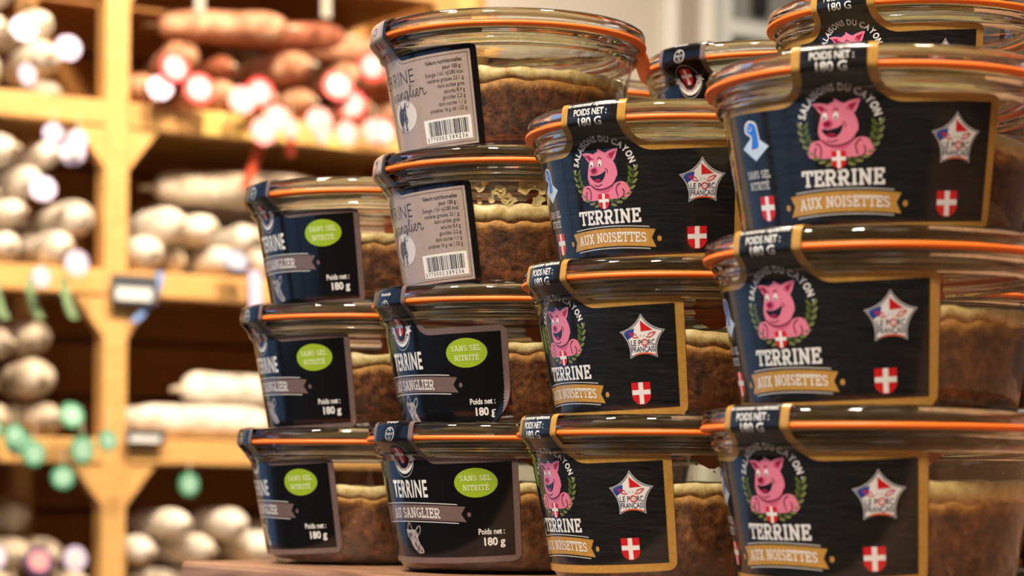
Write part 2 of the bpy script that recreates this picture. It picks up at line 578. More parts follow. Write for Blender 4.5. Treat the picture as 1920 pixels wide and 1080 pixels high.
class Art:
    def __init__(s):
        s.polys = []           # (pts2d, faces, mat, layer)
    def poly(s, pts, mat, lay):
        pts = [(float(p[0]), float(p[1])) for p in pts]
        tris = tessellate_polygon([[Vector((x, y, 0)) for x, y in pts]])
        s.polys.append((pts, [tuple(t) for t in tris], mat, lay))
    def rect(s, x0, y0, x1, y1, mat, lay):
        s.polys.append(([(x0, y0), (x1, y0), (x1, y1), (x0, y1)], [(0, 1, 2, 3)], mat, lay))
    def ell(s, cx, cy, rx, ry, mat, lay, n=40, rot=0.0):
        c, q = math.cos(rot), math.sin(rot)
        pts = []
        for k in range(n):
            a = 2 * math.pi * k / n
            x, y = rx * math.cos(a), ry * math.sin(a)
            pts.append((cx + x * c - y * q, cy + x * q + y * c))
        s.polys.append((pts, [tuple(range(n))], mat, lay))
    def stroke(s, pts, wd, mat, lay, closed=False, taper=False):
        P = []
        for p in pts:
            if not P or (Vector(p) - P[-1]).length > 1e-3:
                P.append(Vector(p))
        if closed and (P[0] - P[-1]).length < 1e-3:
            P.pop()
        n = len(P)
        if n < 2:
            return
        L, R = [], []
        for i in range(n):
            if closed:
                a, b_ = P[(i - 1) % n], P[(i + 1) % n]
            else:
                a, b_ = P[max(i - 1, 0)], P[min(i + 1, n - 1)]
            t = (b_ - a)
            t = t.normalized() if t.length > 1e-9 else Vector((1, 0))
            nn = Vector((-t.y, t.x))
            h = wd / 2
            if taper:
                h *= 0.25 + 0.75 * math.sin(math.pi * (i + 0.3) / (n - 0.4))
            L.append(P[i] + nn * h)
            R.append(P[i] - nn * h)
        vs = [tuple(p) for p in L] + [tuple(p) for p in R]
        fs = [(i, n + i, n + (i + 1) % n, (i + 1) % n) for i in range(n if closed else n - 1)]
        s.polys.append((vs, fs, mat, lay))
    def seg(s, a, b, wd, mat, lay):
        a, b = Vector(a), Vector(b)
        t = (b - a).normalized()
        nn = Vector((-t.y, t.x)) * wd / 2
        s.polys.append(([tuple(a + nn), tuple(a - nn), tuple(b - nn), tuple(b + nn)], [(0, 1, 2, 3)], mat, lay))
    def raw(s, vs, fs, mat, lay):
        s.polys.append((vs, fs, mat, lay))
    def mesh(s, name, curl=False, dv=0.0):
        bm = bmesh.new()
        lay_l = bm.faces.layers.int.new('lay')
        mats = []
        vmin_u = min(p[0] for q in s.polys for p in q[0])
        vmax_u = max(p[0] for q in s.polys for p in q[0])
        vmax_v = max(p[1] for q in s.polys for p in q[0])
        vmin_v = min(p[1] for q in s.polys for p in q[0])
        for pts, faces, mat, lay in s.polys:
            if mat not in mats:
                mats.append(mat)
            mi = mats.index(mat)
            vs = [bm.verts.new((x, y, lay * 1.0)) for x, y in pts]
            for f in faces:
                if len(set(f)) < 3:
                    continue
                try:
                    fc = bm.faces.new([vs[i] for i in f])
                except ValueError:
                    continue
                fc.normal_update()
                if fc.normal.z < 0:
                    fc.normal_flip()
                fc.material_index = mi
                fc.smooth = True
        def cuts(lo, hi, step, axis):
            k = math.ceil((lo + 1e-4) / step)
            while k * step < hi - 1e-4:
                co = Vector((0, 0, 0))
                co[axis] = k * step
                no = Vector((0, 0, 0))
                no[axis] = 1
                bmesh.ops.bisect_plane(bm, geom=bm.verts[:] + bm.edges[:] + bm.faces[:], dist=1e-5, plane_co=co, plane_no=no)
                k += 1
        cuts(vmin_u, vmax_u, 1.5, 0)
        if vmax_v > VS - 1:
            cuts(max(vmin_v, VS - 1.0), vmax_v, 0.75, 1)
        if vmin_v < VS - 1 and (vmax_v - vmin_v) > 8:
            cuts(vmin_v, min(vmax_v, VS - 1), 1.0 if curl else 5.0, 1)
        for v in bm.verts:
            v.co = label_pos(v.co.x, v.co.y, v.co.z, curl, dv)
        me = bpy.data.meshes.new(name)
        bm.to_mesh(me)
        bm.free()
        for k in mats:
            me.materials.append(MATS[k])
        me.update()
        return me

# ---- sans lettering from Blender's built-in typeface
TXT = {}
def text_raw(body, bold=0.0, space=1.0, shear=0.0):
    key = (body, bold, space, shear)
    if key in TXT:
        return TXT[key]
    cu = bpy.data.curves.new('lettering', 'FONT')
    cu.body = body
    cu.size = 1.0
    cu.offset = bold
    cu.space_character = space
    cu.shear = shear
    cu.resolution_u = 3
    ob = bpy.data.objects.new('lettering', cu)
    C.objects.link(ob)
    dg = bpy.context.evaluated_depsgraph_get()
    me = ob.evaluated_get(dg).to_mesh()
    vs = [(v.co.x, v.co.y) for v in me.vertices]
    fs = [tuple(p.vertices) for p in me.polygons]
    ob.evaluated_get(dg).to_mesh_clear()
    bpy.data.objects.remove(ob)
    bpy.data.curves.remove(cu)
    TXT[key] = (vs, fs)
    return TXT[key]
CAPH = max(y for x, y in text_raw('H')[0])
def text(art, body, x, y, cap, mat, lay, width=None, align='c', bold=0.012, rot=0.0, space=1.0, shear=0.0):
    """baseline at y, anchored at x"""
    vs, fs = text_raw(body, bold, space, shear)
    if not vs:
        return
    x0, x1 = min(p[0] for p in vs), max(p[0] for p in vs)
    sy = cap / CAPH
    sx = width / (x1 - x0) if width else sy
    off = {'c': -(x0 + x1) / 2, 'l': -x0, 'r': -x1}[align]
    c, q = math.cos(rot), math.sin(rot)
    out = []
    for px, py in vs:
        X, Y = (px + off) * sx, py * sy
        out.append((x + X * c - Y * q, y + X * q + Y * c))
    art.raw(out, fs, mat, lay)
def arc_text(art, body, cx, cy, R, cap, mat, lay, a0, a1, bold=0.02, top=True, sx=1.0):
    k = cap / CAPH
    ws = []
    for ch in body:
        if ch == ' ':
            ws.append(0.30)
        else:
            vs, fs = text_raw(ch, bold)
            ws.append(max(p[0] for p in vs) - min(p[0] for p in vs) + 0.09)
    tot = sum(ws)
    acc = 0.0
    for ch, w_ in zip(body, ws):
        mid = (acc + w_ / 2) / tot
        acc += w_
        if ch == ' ':
            continue
        a = math.radians(a0 + (a1 - a0) * mid)
        x, y = cx + R * math.cos(a), cy + R * math.sin(a)
        rot = a - math.pi / 2 if top else a + math.pi / 2
        vs, fs = text_raw(ch, bold)
        x0, x1 = min(p[0] for p in vs), max(p[0] for p in vs)
        kx = abs(math.radians(a1 - a0)) * (R + cap / 2) / tot * sx
        c, q = math.cos(rot), math.sin(rot)
        out = []
        for px, py in vs:
            X, Y = (px - (x0 + x1) / 2) * kx, py * k
            out.append((x + X * c - Y * q, y + X * q + Y * c))
        art.raw(out, fs, mat, lay)

# ---- slab-serif capitals drawn with strokes (unit cap height)
def bowl(x0, x1, yt, yb, n=8):
    r = (yt - yb) / 2
    cx = x1 - r * 0.9
    return [(x0, yt), (cx, yt)] + [(cx + r * 0.9 * math.sin(math.pi * k / n), (yt + yb) / 2 + r * math.cos(math.pi * k / n)) for k in range(1, n)] + [(cx, yb), (x0, yb)]
def arc_pts(cx, cy, rx, ry, a0, a1, n=14):
    return [(cx + rx * math.cos(math.radians(a0 + (a1 - a0) * k / n)), cy + ry * math.sin(math.radians(a0 + (a1 - a0) * k / n))) for k in range(n + 1)]
SB, ST = 0.07, 0.93
SLAB = {
 'I': (0.42, [[(.21, 0), (.21, 1)]], [(.02, .40, SB), (.02, .40, ST)]),
 'T': (0.80, [[(.40, 0), (.40, 1)], [(.05, .68), (.05, 1)], [(.75, .68), (.75, 1)]], [(.20, .60, SB), (0, .80, ST)]),
 'E': (0.74, [[(.18, 0), (.18, 1)], [(.67, 0), (.67, .30)], [(.65, .70), (.65, 1)], [(.48, .38), (.48, .66)]], [(0, .72, SB), (0, .70, ST), (.18, .52, .52)]),
 'R': (0.84, [[(.18, 0), (.18, 1)], bowl(0.0, .68, ST, .47), [(.40, .47), (.66, .04)]], [(0, .36, SB), (.56, .84, SB)]),
 'N': (0.92, [[(.18, 0), (.18, 1)], [(.74, 0), (.74, 1)], [(.16, .98), (.76, .02)]], [(0, .24, ST), (0, .36, SB), (.56, .92, ST)]),
 'A': (0.90, [[(.45, 1), (.14, .03)], [(.45, 1), (.76, .03)], [(.24, .34), (.66, .34)]], [(0, .30, SB), (.60, .90, SB), (.28, .52, ST)]),
 'U': (0.88, [[(.18, ST), (.18, .34)] + arc_pts(.44, .34, .26, .28, 180, 360) + [(.70, ST)]], [(0, .36, ST), (.52, .88, ST)]),
 'X': (0.86, [[(.14, .97), (.72, .03)], [(.72, .97), (.14, .03)]], [(0, .32, ST), (.54, .86, ST), (0, .32, SB), (.54, .86, SB)]),
 'O': (0.84, [arc_pts(.42, .5, .34, .44, 0, 360, 24)], []),
 'S': (0.70, [[(.60, .72), (.60, .80)] + arc_pts(.35, .72, .26, .21, 20, 250, 10) + arc_pts(.35, .28, .27, .21, 70, -160, 10) + [(.10, .2)]], []),
 'G': (0.86, [arc_pts(.44, .5, .34, .44, 45, 330, 18) + [(.74, .45)], [(.74, .05), (.74, .45)]], [(.50, .86, .45)]),
 'L': (0.70, [[(.18, 0), (.18, 1)], [(.63, 0), (.63, .32)]], [(0, .68, SB), (0, .36, ST)]),
 'É': (0.74, [[(.18, 0), (.18, 1)], [(.67, 0), (.67, .30)], [(.65, .70), (.65, 1)], [(.48, .38), (.48, .66)], [(.30, 1.10), (.52, 1.30)]], [(0, .72, SB), (0, .70, ST), (.18, .52, .52)]),
 ' ': (0.36, [], []),
}
def slab(art, body, cx, y, cap, width, mat, lay, th=0.17, arch=0.0, tilt=0.0):
    gap = 0.09
    tot = sum(SLAB[c][0] for c in body) + gap * (len(body) - 1)
    k = width / tot
    x = 0.0
    for ch in body:
        wd, strokes, serifs = SLAB[ch]
        def mp(p):
            X = (x + p[0]) * k - width / 2
            return (cx + X, y + p[1] * cap + arch * (1 - (2 * X / width) ** 2) + tilt * X)
        for st in strokes:
            pts = [mp(p) for p in st]
            if len(pts) > 2:
                art.stroke(pts, th * (k + cap) / 2 * 0.95, mat, lay)
            else:
                art.seg(pts[0], pts[1], th * k * 1.05, mat, lay)
        for (a, b_, yy) in serifs:
            art.seg(mp((a, yy)), mp((b_, yy)), 0.14 * cap, mat, lay)
        x += wd + gap

# ---- label outline with tab, inset d
def outline(d, W=39.0, HT=31.3, T=10.2, RF=5.0, RC=2.6, VT=47.6, corner=True, top_inset=False):
    W, Hh, Tt = W - d, HT - d, T - d
    rf = RF + d
    rc = max(RC - d, 0.05)
    b0 = -1.8 + d
    pts = []
    def arc(cx, cy, r, a0, a1, n=8):
        return [(cx + r * math.cos(math.radians(a0 + (a1 - a0) * i / n)), cy + r * math.sin(math.radians(a0 + (a1 - a0) * i / n))) for i in range(n + 1)]
    pts += arc(-W + rc, b0 + rc, rc, 180, 270)
    pts += arc(W - rc, b0 + rc, rc, 270, 360)
    pts += arc(W - rc, Hh - rc, rc, 0, 90)
    pts += arc(Tt + rf, Hh + rf, rf, 270, 180)
    pts += [(Tt, VT), (-Tt, VT)]
    pts += arc(-Tt - rf, Hh + rf, rf, 0, -90)
    pts += arc(-W + rc, Hh - rc, rc, 90, 180)
    return pts

def shield(art, cx, cy, w, h, lay, rim='white'):
    def shp(x0, x1, y0, y1):
        hw, hh = (x1 - x0) / 2, (y1 - y0)
        mx = (x0 + x1) / 2
        pts = [(x0, y1), (x1, y1), (x1, y0 + hh * 0.35)]
        pts += [(mx + hw * math.cos(math.radians(a)), y0 + hh * 0.35 - hh * 0.35 * math.sin(math.radians(a)) ** 1.3) for a in (25, 50, 72)]
        pts += [(mx, y0)]
        pts += [(mx - hw * math.cos(math.radians(a)), y0 + hh * 0.35 - hh * 0.35 * math.sin(math.radians(a)) ** 1.3) for a in (72, 50, 25)]
        pts += [(x0, y0 + hh * 0.35)]
        return pts
    art.poly(shp(cx - w / 2, cx + w / 2, cy - h / 2, cy + h / 2), 'red', lay)
    t = w * 0.24
    art.rect(cx - t / 2, cy - h * 0.46, cx + t / 2, cy + h / 2, rim, lay + 1)
    yc = cy + h * 0.06
    art.rect(cx - w * 0.49, yc - t / 2, cx + w * 0.49, yc + t / 2, rim, lay + 1)

def banner(art, cx, cy, w, h, mat, lay, arch, notch=1.5, line='silver'):
    N = 16
    def yy(x):
        return arch * (1 - (2 * x / w) ** 2)
    up = [(cx - w / 2 + w * i / N, cy + h / 2 + yy(-w / 2 + w * i / N)) for i in range(N + 1)]
    dn = [(cx + w / 2 - w * i / N, cy - h / 2 + yy(w / 2 - w * i / N)) for i in range(N + 1)]
    art.poly(up + [(cx + w / 2 - notch, cy + yy(w / 2 - notch))] + dn + [(cx - w / 2 + notch, cy + yy(w / 2 - notch))], mat, lay)
    for sgn in (1, -1):
        pts = [(cx - w * 0.44 + w * 0.88 * i / N, cy + sgn * (h / 2 + 0.55) + yy(-w * 0.44 + w * 0.88 * i / N)) for i in range(N + 1)]
        art.stroke(pts, 0.22, line, lay)
    for sgn in (1, -1):
        art.ell(cx + sgn * (w / 2 + 1.0), cy + yy(w / 2 + 1), 0.62, 0.75, mat, lay, 16)

# ---- emblem of the hazelnut terrine: pink pig in a wreath
def pig_emblem():
    A = Art()
    cx, cy = 0.0, 24.0
    def P(pts):
        return [(cx + x, cy + y) for x, y in pts]
    # body and trotters
    A.poly(P(catmull([(-7.9, -7.0), (-7.7, -5.0), (-6.8, -3.7), (-5.0, -3.4), (-3.2, -3.9), (-1.5, -4.6), (1.5, -4.6), (3.4, -3.4), (5.4, -2.9), (7.0, -3.6), (7.9, -5.6), (7.7, -6.9), (6.6, -7.3), (5.6, -6.9), (4.0, -7.5), (-4.2, -7.7), (-5.4, -7.6), (-6.8, -7.6)], 4, True)), 'pink', 4)
    for pts in ([(-6.2, -7.4), (-6.3, -5.9), (-5.8, -5.0)], [(-4.9, -7.5), (-4.6, -5.6), (-5.0, -4.4), (-6.0, -4.0)], [(5.9, -6.9), (6.1, -5.8), (5.7, -4.9)], [(4.3, -7.0), (3.8, -5.2), (4.2, -4.0), (5.2, -3.4)]):
        A.stroke(P(catmull(pts, 5)), 0.34, 'maroon', 5)
    A.poly(P(catmull([(-4.2, -3.8), (-1.5, -5.3), (1.2, -5.5), (3.2, -3.6), (1, -3), (-2.5, -3.2)], 4, True)), 'pink_shade', 5)
    # ears
    A.poly(P(catmull([(-6.3, 5.3), (-4.6, 5.5), (-2.4, 4.9), (-2.3, 3.6), (-3.6, 2.6), (-4.9, 3.6), (-5.4, 4.5)], 4, True)), 'pink', 5)
    A.poly(P([(-5.5, 4.9), (-3.7, 4.8), (-3.2, 3.6), (-3.9, 3.2), (-4.6, 4.0)]), 'pink_deep', 6)
    A.poly(P(catmull([(5.1, 6.0), (3.4, 5.9), (1.2, 5.0), (1.3, 3.6), (3.2, 2.7), (4.2, 3.6), (4.7, 4.9)], 4, True)), 'pink', 5)
    A.poly(P([(4.5, 5.5), (2.5, 4.9), (1.8, 4.0), (3.1, 3.2), (3.8, 4.2)]), 'pink_deep', 6)
    # head
    A.poly(P(catmull([(-0.9, 6.4), (-1.0, 5.7), (-2.6, 4.9), (-3.9, 3.2), (-4.7, 0.9), (-5.1, -1.4), (-4.4, -3.4), (-2.4, -4.6), (0.3, -4.7), (2.9, -3.7), (4.4, -1.6), (4.4, 0.8), (3.3, 3.2), (1.8, 4.8), (0.2, 5.7)], 4, True)), 'pink', 6)
    A.stroke(P(catmull([(4.4, -1.4), (3.0, -3.5), (0.3, -4.6), (-2.4, -4.5), (-4.3, -3.3)], 6)), 0.30, 'maroon', 7)
    # mouth, snout, eyes
    A.poly(P(catmull([(-4.2, -0.7), (-2.4, -0.9), (-0.2, -0.4), (1.0, 0.3), (0.5, -1.4), (-0.7, -2.6), (-2.2, -2.7), (-3.5, -1.9)], 4, True)), 'print_black', 7)
    A.poly(P(catmull([(-3.0, -2.1), (-1.8, -1.7), (-0.7, -2.2), (-1.6, -2.6)], 4, True)), 'pink_deep', 8)
    A.stroke(P(catmull([(-3.1, -3.4), (-1.8, -3.8), (-0.4, -3.3)], 5)), 0.25, 'maroon', 7)
    A.stroke(P(catmull([(0.9, 0.9), (1.6, 0.4), (1.5, -0.4)], 5)), 0.25, 'maroon', 7)
    A.ell(cx - 2.6, cy + 0.55, 1.35, 1.0, 'pink_shade', 8, 20, 0.2)
    A.ell(cx - 2.75, cy + 0.5, 0.95, 0.7, 'pink_deep', 9, 16, 0.2)
    A.ell(cx - 3.1, cy + 0.55, 0.28, 0.36, 'maroon', 10, 10)
    A.ell(cx - 2.3, cy + 0.65, 0.28, 0.36, 'maroon', 10, 10)
    for ex, ey in ((-3.3, 2.2), (-0.6, 2.3)):
        A.ell(cx + ex, cy + ey, 0.62, 0.95, 'white', 8, 16, -0.15)
        A.ell(cx + ex - 0.1, cy + ey - 0.35, 0.26, 0.42, 'print_black', 9, 10)
        A.stroke(P(catmull([(ex - 0.6, ey + 1.3), (ex, ey + 1.75), (ex + 0.7, ey + 1.35)], 4)), 0.22, 'maroon', 8)
    shield(A, cx - 0.3, cy - 8.1, 3.5, 4.2, 11)
    return A
def wreath():
    A = Art()
    cx, cy = 0.0, 24.0
    for sgn in (1, -1):
        R = 9.1
        A.stroke([(cx + sgn * R * math.sin(math.radians(a)), cy - R * 0.96 * math.cos(math.radians(a))) for a in range(12, 100, 8)], 0.18, 'leaf_green', 3)
        for i, a in enumerate(range(16, 104, 11)):
            ar = math.radians(a)
            for side in (1, -1):
                x = cx + sgn * (R + side * 0.85) * math.sin(ar)
                y = cy - (R + side * 0.85) * 0.96 * math.cos(ar)
                dirn = math.atan2(math.sin(ar), math.cos(ar)) + side * -0.55
                rot = dirn if sgn > 0 else math.pi - dirn
                A.ell(x, y, 1.0, 0.42, 'leaf_light' if side > 0 else 'leaf_green', 4 if side > 0 else 3, 10, rot)
    return A
def hazel_parts():
    W = []
    a = Art()
    arc_text(a, 'SALAISONS DU CAYON', 0, 24.0, 8.5, 1.75, 'white', 4, 168, 12, bold=0.035, sx=0.95)
    a.seg((-9.6, 24.7), (-9.45, 25.3), 0.35, 'silver', 4)
    a.seg((9.6, 24.7), (9.45, 25.3), 0.35, 'silver', 4)
    W.append(('brand_lettering', a))
    W.append(('pig_emblem', pig_emblem()))
    W.append(('wreath', wreath()))
    a = Art()
    slab(a, 'TERRINE', 0.2, 9.7, 3.9, 20.5, 'white', 4, th=0.19)
    W.append(('product_name', a))
    a = Art()
    banner(a, 0.2, 5.1, 28.5, 4.9, 'gold', 3, 0.9, 1.2)
    slab(a, 'AUX NOISETTES', 0.2, 4.1, 2.7, 23.0, 'white', 5, th=0.15, arch=0.55)
    W.append(('flavour_banner', a))
    for u, v in ((26.0, 4.7), (-22.5, 5.2)):
        a = Art()
        shield(a, u, v, 5.4, 6.2, 3)
        W.append(('shield_badge', a))
    # star badge
    a = Art()
    cx, cy = 27.6, 19.9
    def star(R, r, d=0):
        pts = []
        for k in range(5):
            a0 = math.radians(90 - 72 * k)
            a1 = math.radians(90 - 72 * (k + 1))
            p0 = Vector((math.cos(a0), math.sin(a0))) * R
            p2 = Vector((math.cos(a1), math.sin(a1))) * R
            am = (a0 + a1) / 2
            pm = Vector((math.cos(am), math.sin(am))) * r
            ctrl = pm * 2 - (p0 + p2) / 2
            for i in range(6):
                t = i / 6
                q = p0 * (1 - t) ** 2 + ctrl * 2 * t * (1 - t) + p2 * t * t
                pts.append((cx + q.x * 0.97, cy + q.y))
        return pts
    a.poly(star(6.7, 4.4), 'silver', 3)
    a.poly(star(6.35, 4.15), 'navy', 4)
    a.poly(star(5.95, 3.9), 'white', 5)
    a.poly([(cx - 0.3, cy + 5.0), (cx + 0.7, cy + 4.0), (cx + 3.0, cy + 2.1), (cx - 0.3, cy + 1.9)], 'red', 6)
    a.poly([(cx - 5.2, cy + 1.75), (cx - 2.1, cy + 2.9), (cx - 2.3, cy + 0.9), (cx - 4.0, cy - 0.2)], 'ink_blue', 6)
    for sg in (1, -1):
        a.stroke(catmull([(cx + sg * 1.0, cy + 0.35), (cx + sg * 2.2, cy + 0.25), (cx + sg * 3.6, cy + 1.5), (cx + sg * 2.0, cy + 1.2), (cx + sg * 1.6, cy + 0.6)], 5), 0.3, 'red', 6)
    for sg in (1, -1):
        a.ell(cx + sg * 0.45, cy + 0.7, 0.14, 0.17, 'print_dark', 6, 8)
    text(a, 'LE P', cx - 3.3, cy - 1.95, 1.5, 'navy', 6, width=2.9, align='l', bold=0.02)
    text(a, 'RC', cx + 3.3, cy - 1.95, 1.5, 'navy', 6, width=1.8, align='r', bold=0.02)
    a.stroke(arc_pts(cx + 0.55, cy - 1.15, 0.82, 0.82, 0, 345, 14), 0.32, 'red', 7)
    a.ell(cx + 0.3, cy - 1.15, 0.13, 0.17, 'red', 7, 8)
    a.ell(cx + 0.8, cy - 1.15, 0.13, 0.17, 'red', 7, 8)
    text(a, 'FRANÇAIS', cx, cy - 3.75, 1.45, 'navy', 6, width=6.4, bold=0.02)
    a.stroke(catmull([(cx - 2.6, cy - 4.55), (cx - 0.3, cy - 4.15), (cx + 1.8, cy - 4.3), (cx + 3.3, cy - 4.75)], 5), 0.42, 'orange_red', 6, taper=True)
    W.append(('pork_star_badge', a))
    # salt icon
    a = Art()
    cx, cy = -25.0, 21.9
    a.poly([(cx - 5.3, cy - 1.4), (cx, cy + 1.7), (cx + 5.3, cy - 1.4), (cx, cy - 4.7)], 'icon_pale', 3)
    a.poly(catmull([(cx - 1.9, cy - 1.6), (cx - 1.2, cy + 1.0), (cx - 3.4, cy + 2.4), (cx - 3.1, cy + 4.4), (cx - 1.2, cy + 5.3), (cx + 1.2, cy + 4.6), (cx + 1.9, cy + 2.6), (cx + 2.2, cy - 1.4), (cx, cy - 2.2)], 4, True), 'white', 4)
    a.poly(catmull([(cx - 1.4, cy - 1.6), (cx - 0.7, cy + 1.2), (cx - 2.6, cy + 2.6), (cx - 2.5, cy + 4.0), (cx - 1.1, cy + 4.8), (cx + 0.9, cy + 4.2), (cx + 1.5, cy + 2.5), (cx + 1.7, cy - 1.2), (cx, cy - 1.7)], 4, True), 'icon_blue', 5)
    a.stroke(arc_pts(cx - 1.2, cy + 3.5, 0.75, 0.7, 90, 380, 10), 0.3, 'icon_pale', 6)
    W.append(('salt_icon', a))
    a = Art()
    slab(a, 'SANS SEL', -25, 12.9, 1.9, 9.6, 'silver', 3, th=0.15)
    slab(a, 'NITRITÉ', -25, 10.1, 1.9, 8.0, 'silver', 3, th=0.15)
    W.append(('salt_claim', a))
    a = Art()
    text(a, 'POIDS NET :', -0.3, 40.75, 1.75, 'white', 3, width=10.4, bold=0.015)
    text(a, '180 G', -0.3, 37.8, 2.25, 'white', 3, width=7.3, bold=0.015)
    text(a, 'et consommer rapidement.', -0.2, 43.3, 0.95, 'white', 3, width=15.0, bold=0.02, shear=0.3)
    W.append(('net_weight', a))
    return W

def boar_head(a, cx, cy, k, light, dark, lay):
    def P(pts):
        return [(cx + x * k * 1.3, cy + y * k) for x, y in pts]
    a.poly(P(catmull([(-2.6, 2.6), (-1.4, 2.4), (-0.6, 2.6), (0.6, 2.4), (1.2, 1.4), (1.2, 0.0), (1.7, -1.4), (2.6, -3.0), (2.4, -3.9), (1.0, -4.0), (-0.2, -3.0), (-1.0, -2.0), (-1.6, -0.6), (-2.4, 0.8)], 4, True)), light, lay)
    a.stroke(P(catmull([(-1.9, 1.9), (-2.0, 3.4), (-1.3, 4.4), (-0.7, 3.2), (-0.8, 2.2)], 5)), 0.35 * k, light, lay)
    a.stroke(P(catmull([(0.7, 2.2), (1.4, 3.2), (2.2, 3.5), (2.1, 2.0), (1.2, 0.9)], 5)), 0.35 * k, light, lay)
    for p in (((-1.2, 1.2), 0.35, 0.7), ((0.3, 0.5), 0.25, 0.4), ((0.2, -1.6), 0.28, 0.9), ((1.9, -3.4), 0.35, 0.25), ((-1.8, 0.9), 0.3, 0.8), ((0.9, -2.6), 0.3, 0.7)):
        a.ell(cx + p[0][0] * k * 1.3, cy + p[0][1] * k, p[1] * k, p[2] * k, dark, lay + 1, 10, 0.35)

def boar_parts():
    W = []
    a = Art()   # crest
    cx, c0 = 0.3, 31.4
    a.stroke(arc_pts(cx, c0, 4.9, 5.9, 0, 360, 36), 0.14, 'silver', 3)
    a.stroke(arc_pts(cx, c0 + 1.6, 4.3, 5.6, 200, 340, 14), 1.75, 'white', 4)
    for sg in (1, -1):
        a.poly([(cx + sg * 3.3, c0 + 1.5), (cx + sg * 6.3, c0 + 1.7), (cx + sg * 5.3, c0 + 0.8), (cx + sg * 6.1, c0 - 0.3), (cx + sg * 3.9, c0 - 0.6)], 'white', 4)
    a.stroke(arc_pts(cx, c0 + 1.6, 3.4, 4.7, 197, 343, 14), 0.2, 'red', 5)
    arc_text(a, 'AUX DUCS DE SAVOIE', cx, c0 + 1.3, 5.0, 0.95, 'print_black', 6, 208, 332, bold=0.02, top=False, sx=0.9)
    shield(a, cx, c0 + 1.4, 4.3, 5.9, 7)
    W.append(('crest_emblem', a))
    a = Art()
    text(a, 'TERRINE', 0.8, 19.2, 5.2, 'white', 4, width=17.2, bold=0.022, space=1.13)
    W.append(('product_name', a))
    a = Art()
    banner(a, 0.2, 13.4, 44.0, 4.8, 'taupe', 3, 1.0, 1.6, 'white')
    slab(a, 'AU SANGLIER', 1.8, 12.3, 3.2, 23.0, 'white', 5, th=0.13, arch=0.4)
    W.append(('flavour_banner', a))
    a = Art()
    boar_head(a, 0.8, 5.9, 1.15, 'grey_hair', 'grey_dark', 4)
    W.append(('boar_head_print', a))
    a = Art()
    a.ell(26.0, 23.2, 6.7, 4.6, 'lime', 3, 48)
    slab(a, 'SANS SEL', 26.0, 23.8, 1.75, 9.6, 'lime_pale', 5, th=0.14)
    slab(a, 'NITRITÉ', 26.0, 20.8, 1.75, 8.0, 'lime_pale', 5, th=0.14)
    W.append(('lime_oval_badge', a))
    a = Art()
    text(a, 'Poids net :', 34.0, 7.0, 1.75, 'white', 4, width=8.2, align='r', bold=0.02)
    text(a, '180 g', 34.0, 3.5, 2.35, 'white', 4, width=6.6, align='r', bold=0.03)
    W.append(('net_weight', a))
    a = Art()
    a.stroke(arc_pts(0, 40.6, 2.1, 2.1, 0, 360, 28), 0.25, 'silver', 4)
    text(a, 'FR', 0, 41.6, 0.75, 'silver', 4)
    text(a, '73.065.717', 0, 40.25, 0.8, 'silver', 4, width=3.6)
    text(a, 'CE', 0, 38.95, 0.75, 'silver', 4)
    text(a, 'Voir sous le pot', 0, 44.2, 0.95, 'white', 4, width=6.0, bold=0.02)
    W.append(('approval_stamp', a))
    a = Art()
    a.stroke(arc_pts(-15.5, 27.0, 1.6, 1.9, 0, 360, 20), 0.35, 'grey_hair', 4)
    a.stroke(catmull([(-16.4, 26.2), (-15.2, 27.2), (-14.6, 28.2)], 4), 0.4, 'grey_hair', 4)
    W.append(('recycling_mark', a))
    return W

def script_word(a, x, y, k, kx, mat, lay):
    """cursive 'sanglier', x-height about k"""
    L = [
     [(-.2, .1), (.25, .95), (.30, .45), (.42, .15), (.2, -.02), (.0, .12)],                                  # s
     [(1.25, .85), (.95, .95), (.72, .5), (.85, .05), (1.15, .35), (1.28, .9), (1.25, .25), (1.45, .02), (1.65, .4)],  # a
     [(1.65, .4), (1.8, .95), (1.78, .05), (1.98, .7), (2.2, .95), (2.3, .5), (2.32, .1), (2.5, .1), (2.65, .4)],      # n
     [(3.15, .85), (2.85, .95), (2.65, .5), (2.78, .08), (3.05, .3), (3.2, .95), (3.15, -.5), (2.85, -1.15), (2.6, -.8), (3.0, -.2), (3.5, .3)],  # g
     [(3.5, .3), (3.78, 1.3), (3.85, 2.05), (3.68, 2.0), (3.62, .9), (3.7, .1), (3.92, .15), (4.05, .5)],     # l
     [(4.05, .5), (4.15, .95), (4.12, .25), (4.28, .02), (4.5, .35)],                                         # i
     [(4.5, .35), (4.85, .6), (4.8, .95), (4.58, .8), (4.58, .25), (4.8, .0), (5.1, .35)],                    # e
     [(5.1, .35), (5.25, 1.05), (5.32, .8), (5.6, .85), (5.55, .3), (5.72, .02), (6.0, .3)],                  # r
    ]
    for st in L:
        a.stroke([(x + px * kx, y + (py if py < 1 else 1 + (py - 1) * 0.62) * k) for px, py in catmull(st, 6)], 0.30, mat, lay)
    a.ell(x + 4.2 * kx, y + 1.45 * k, 0.22, 0.26, mat, lay, 8)

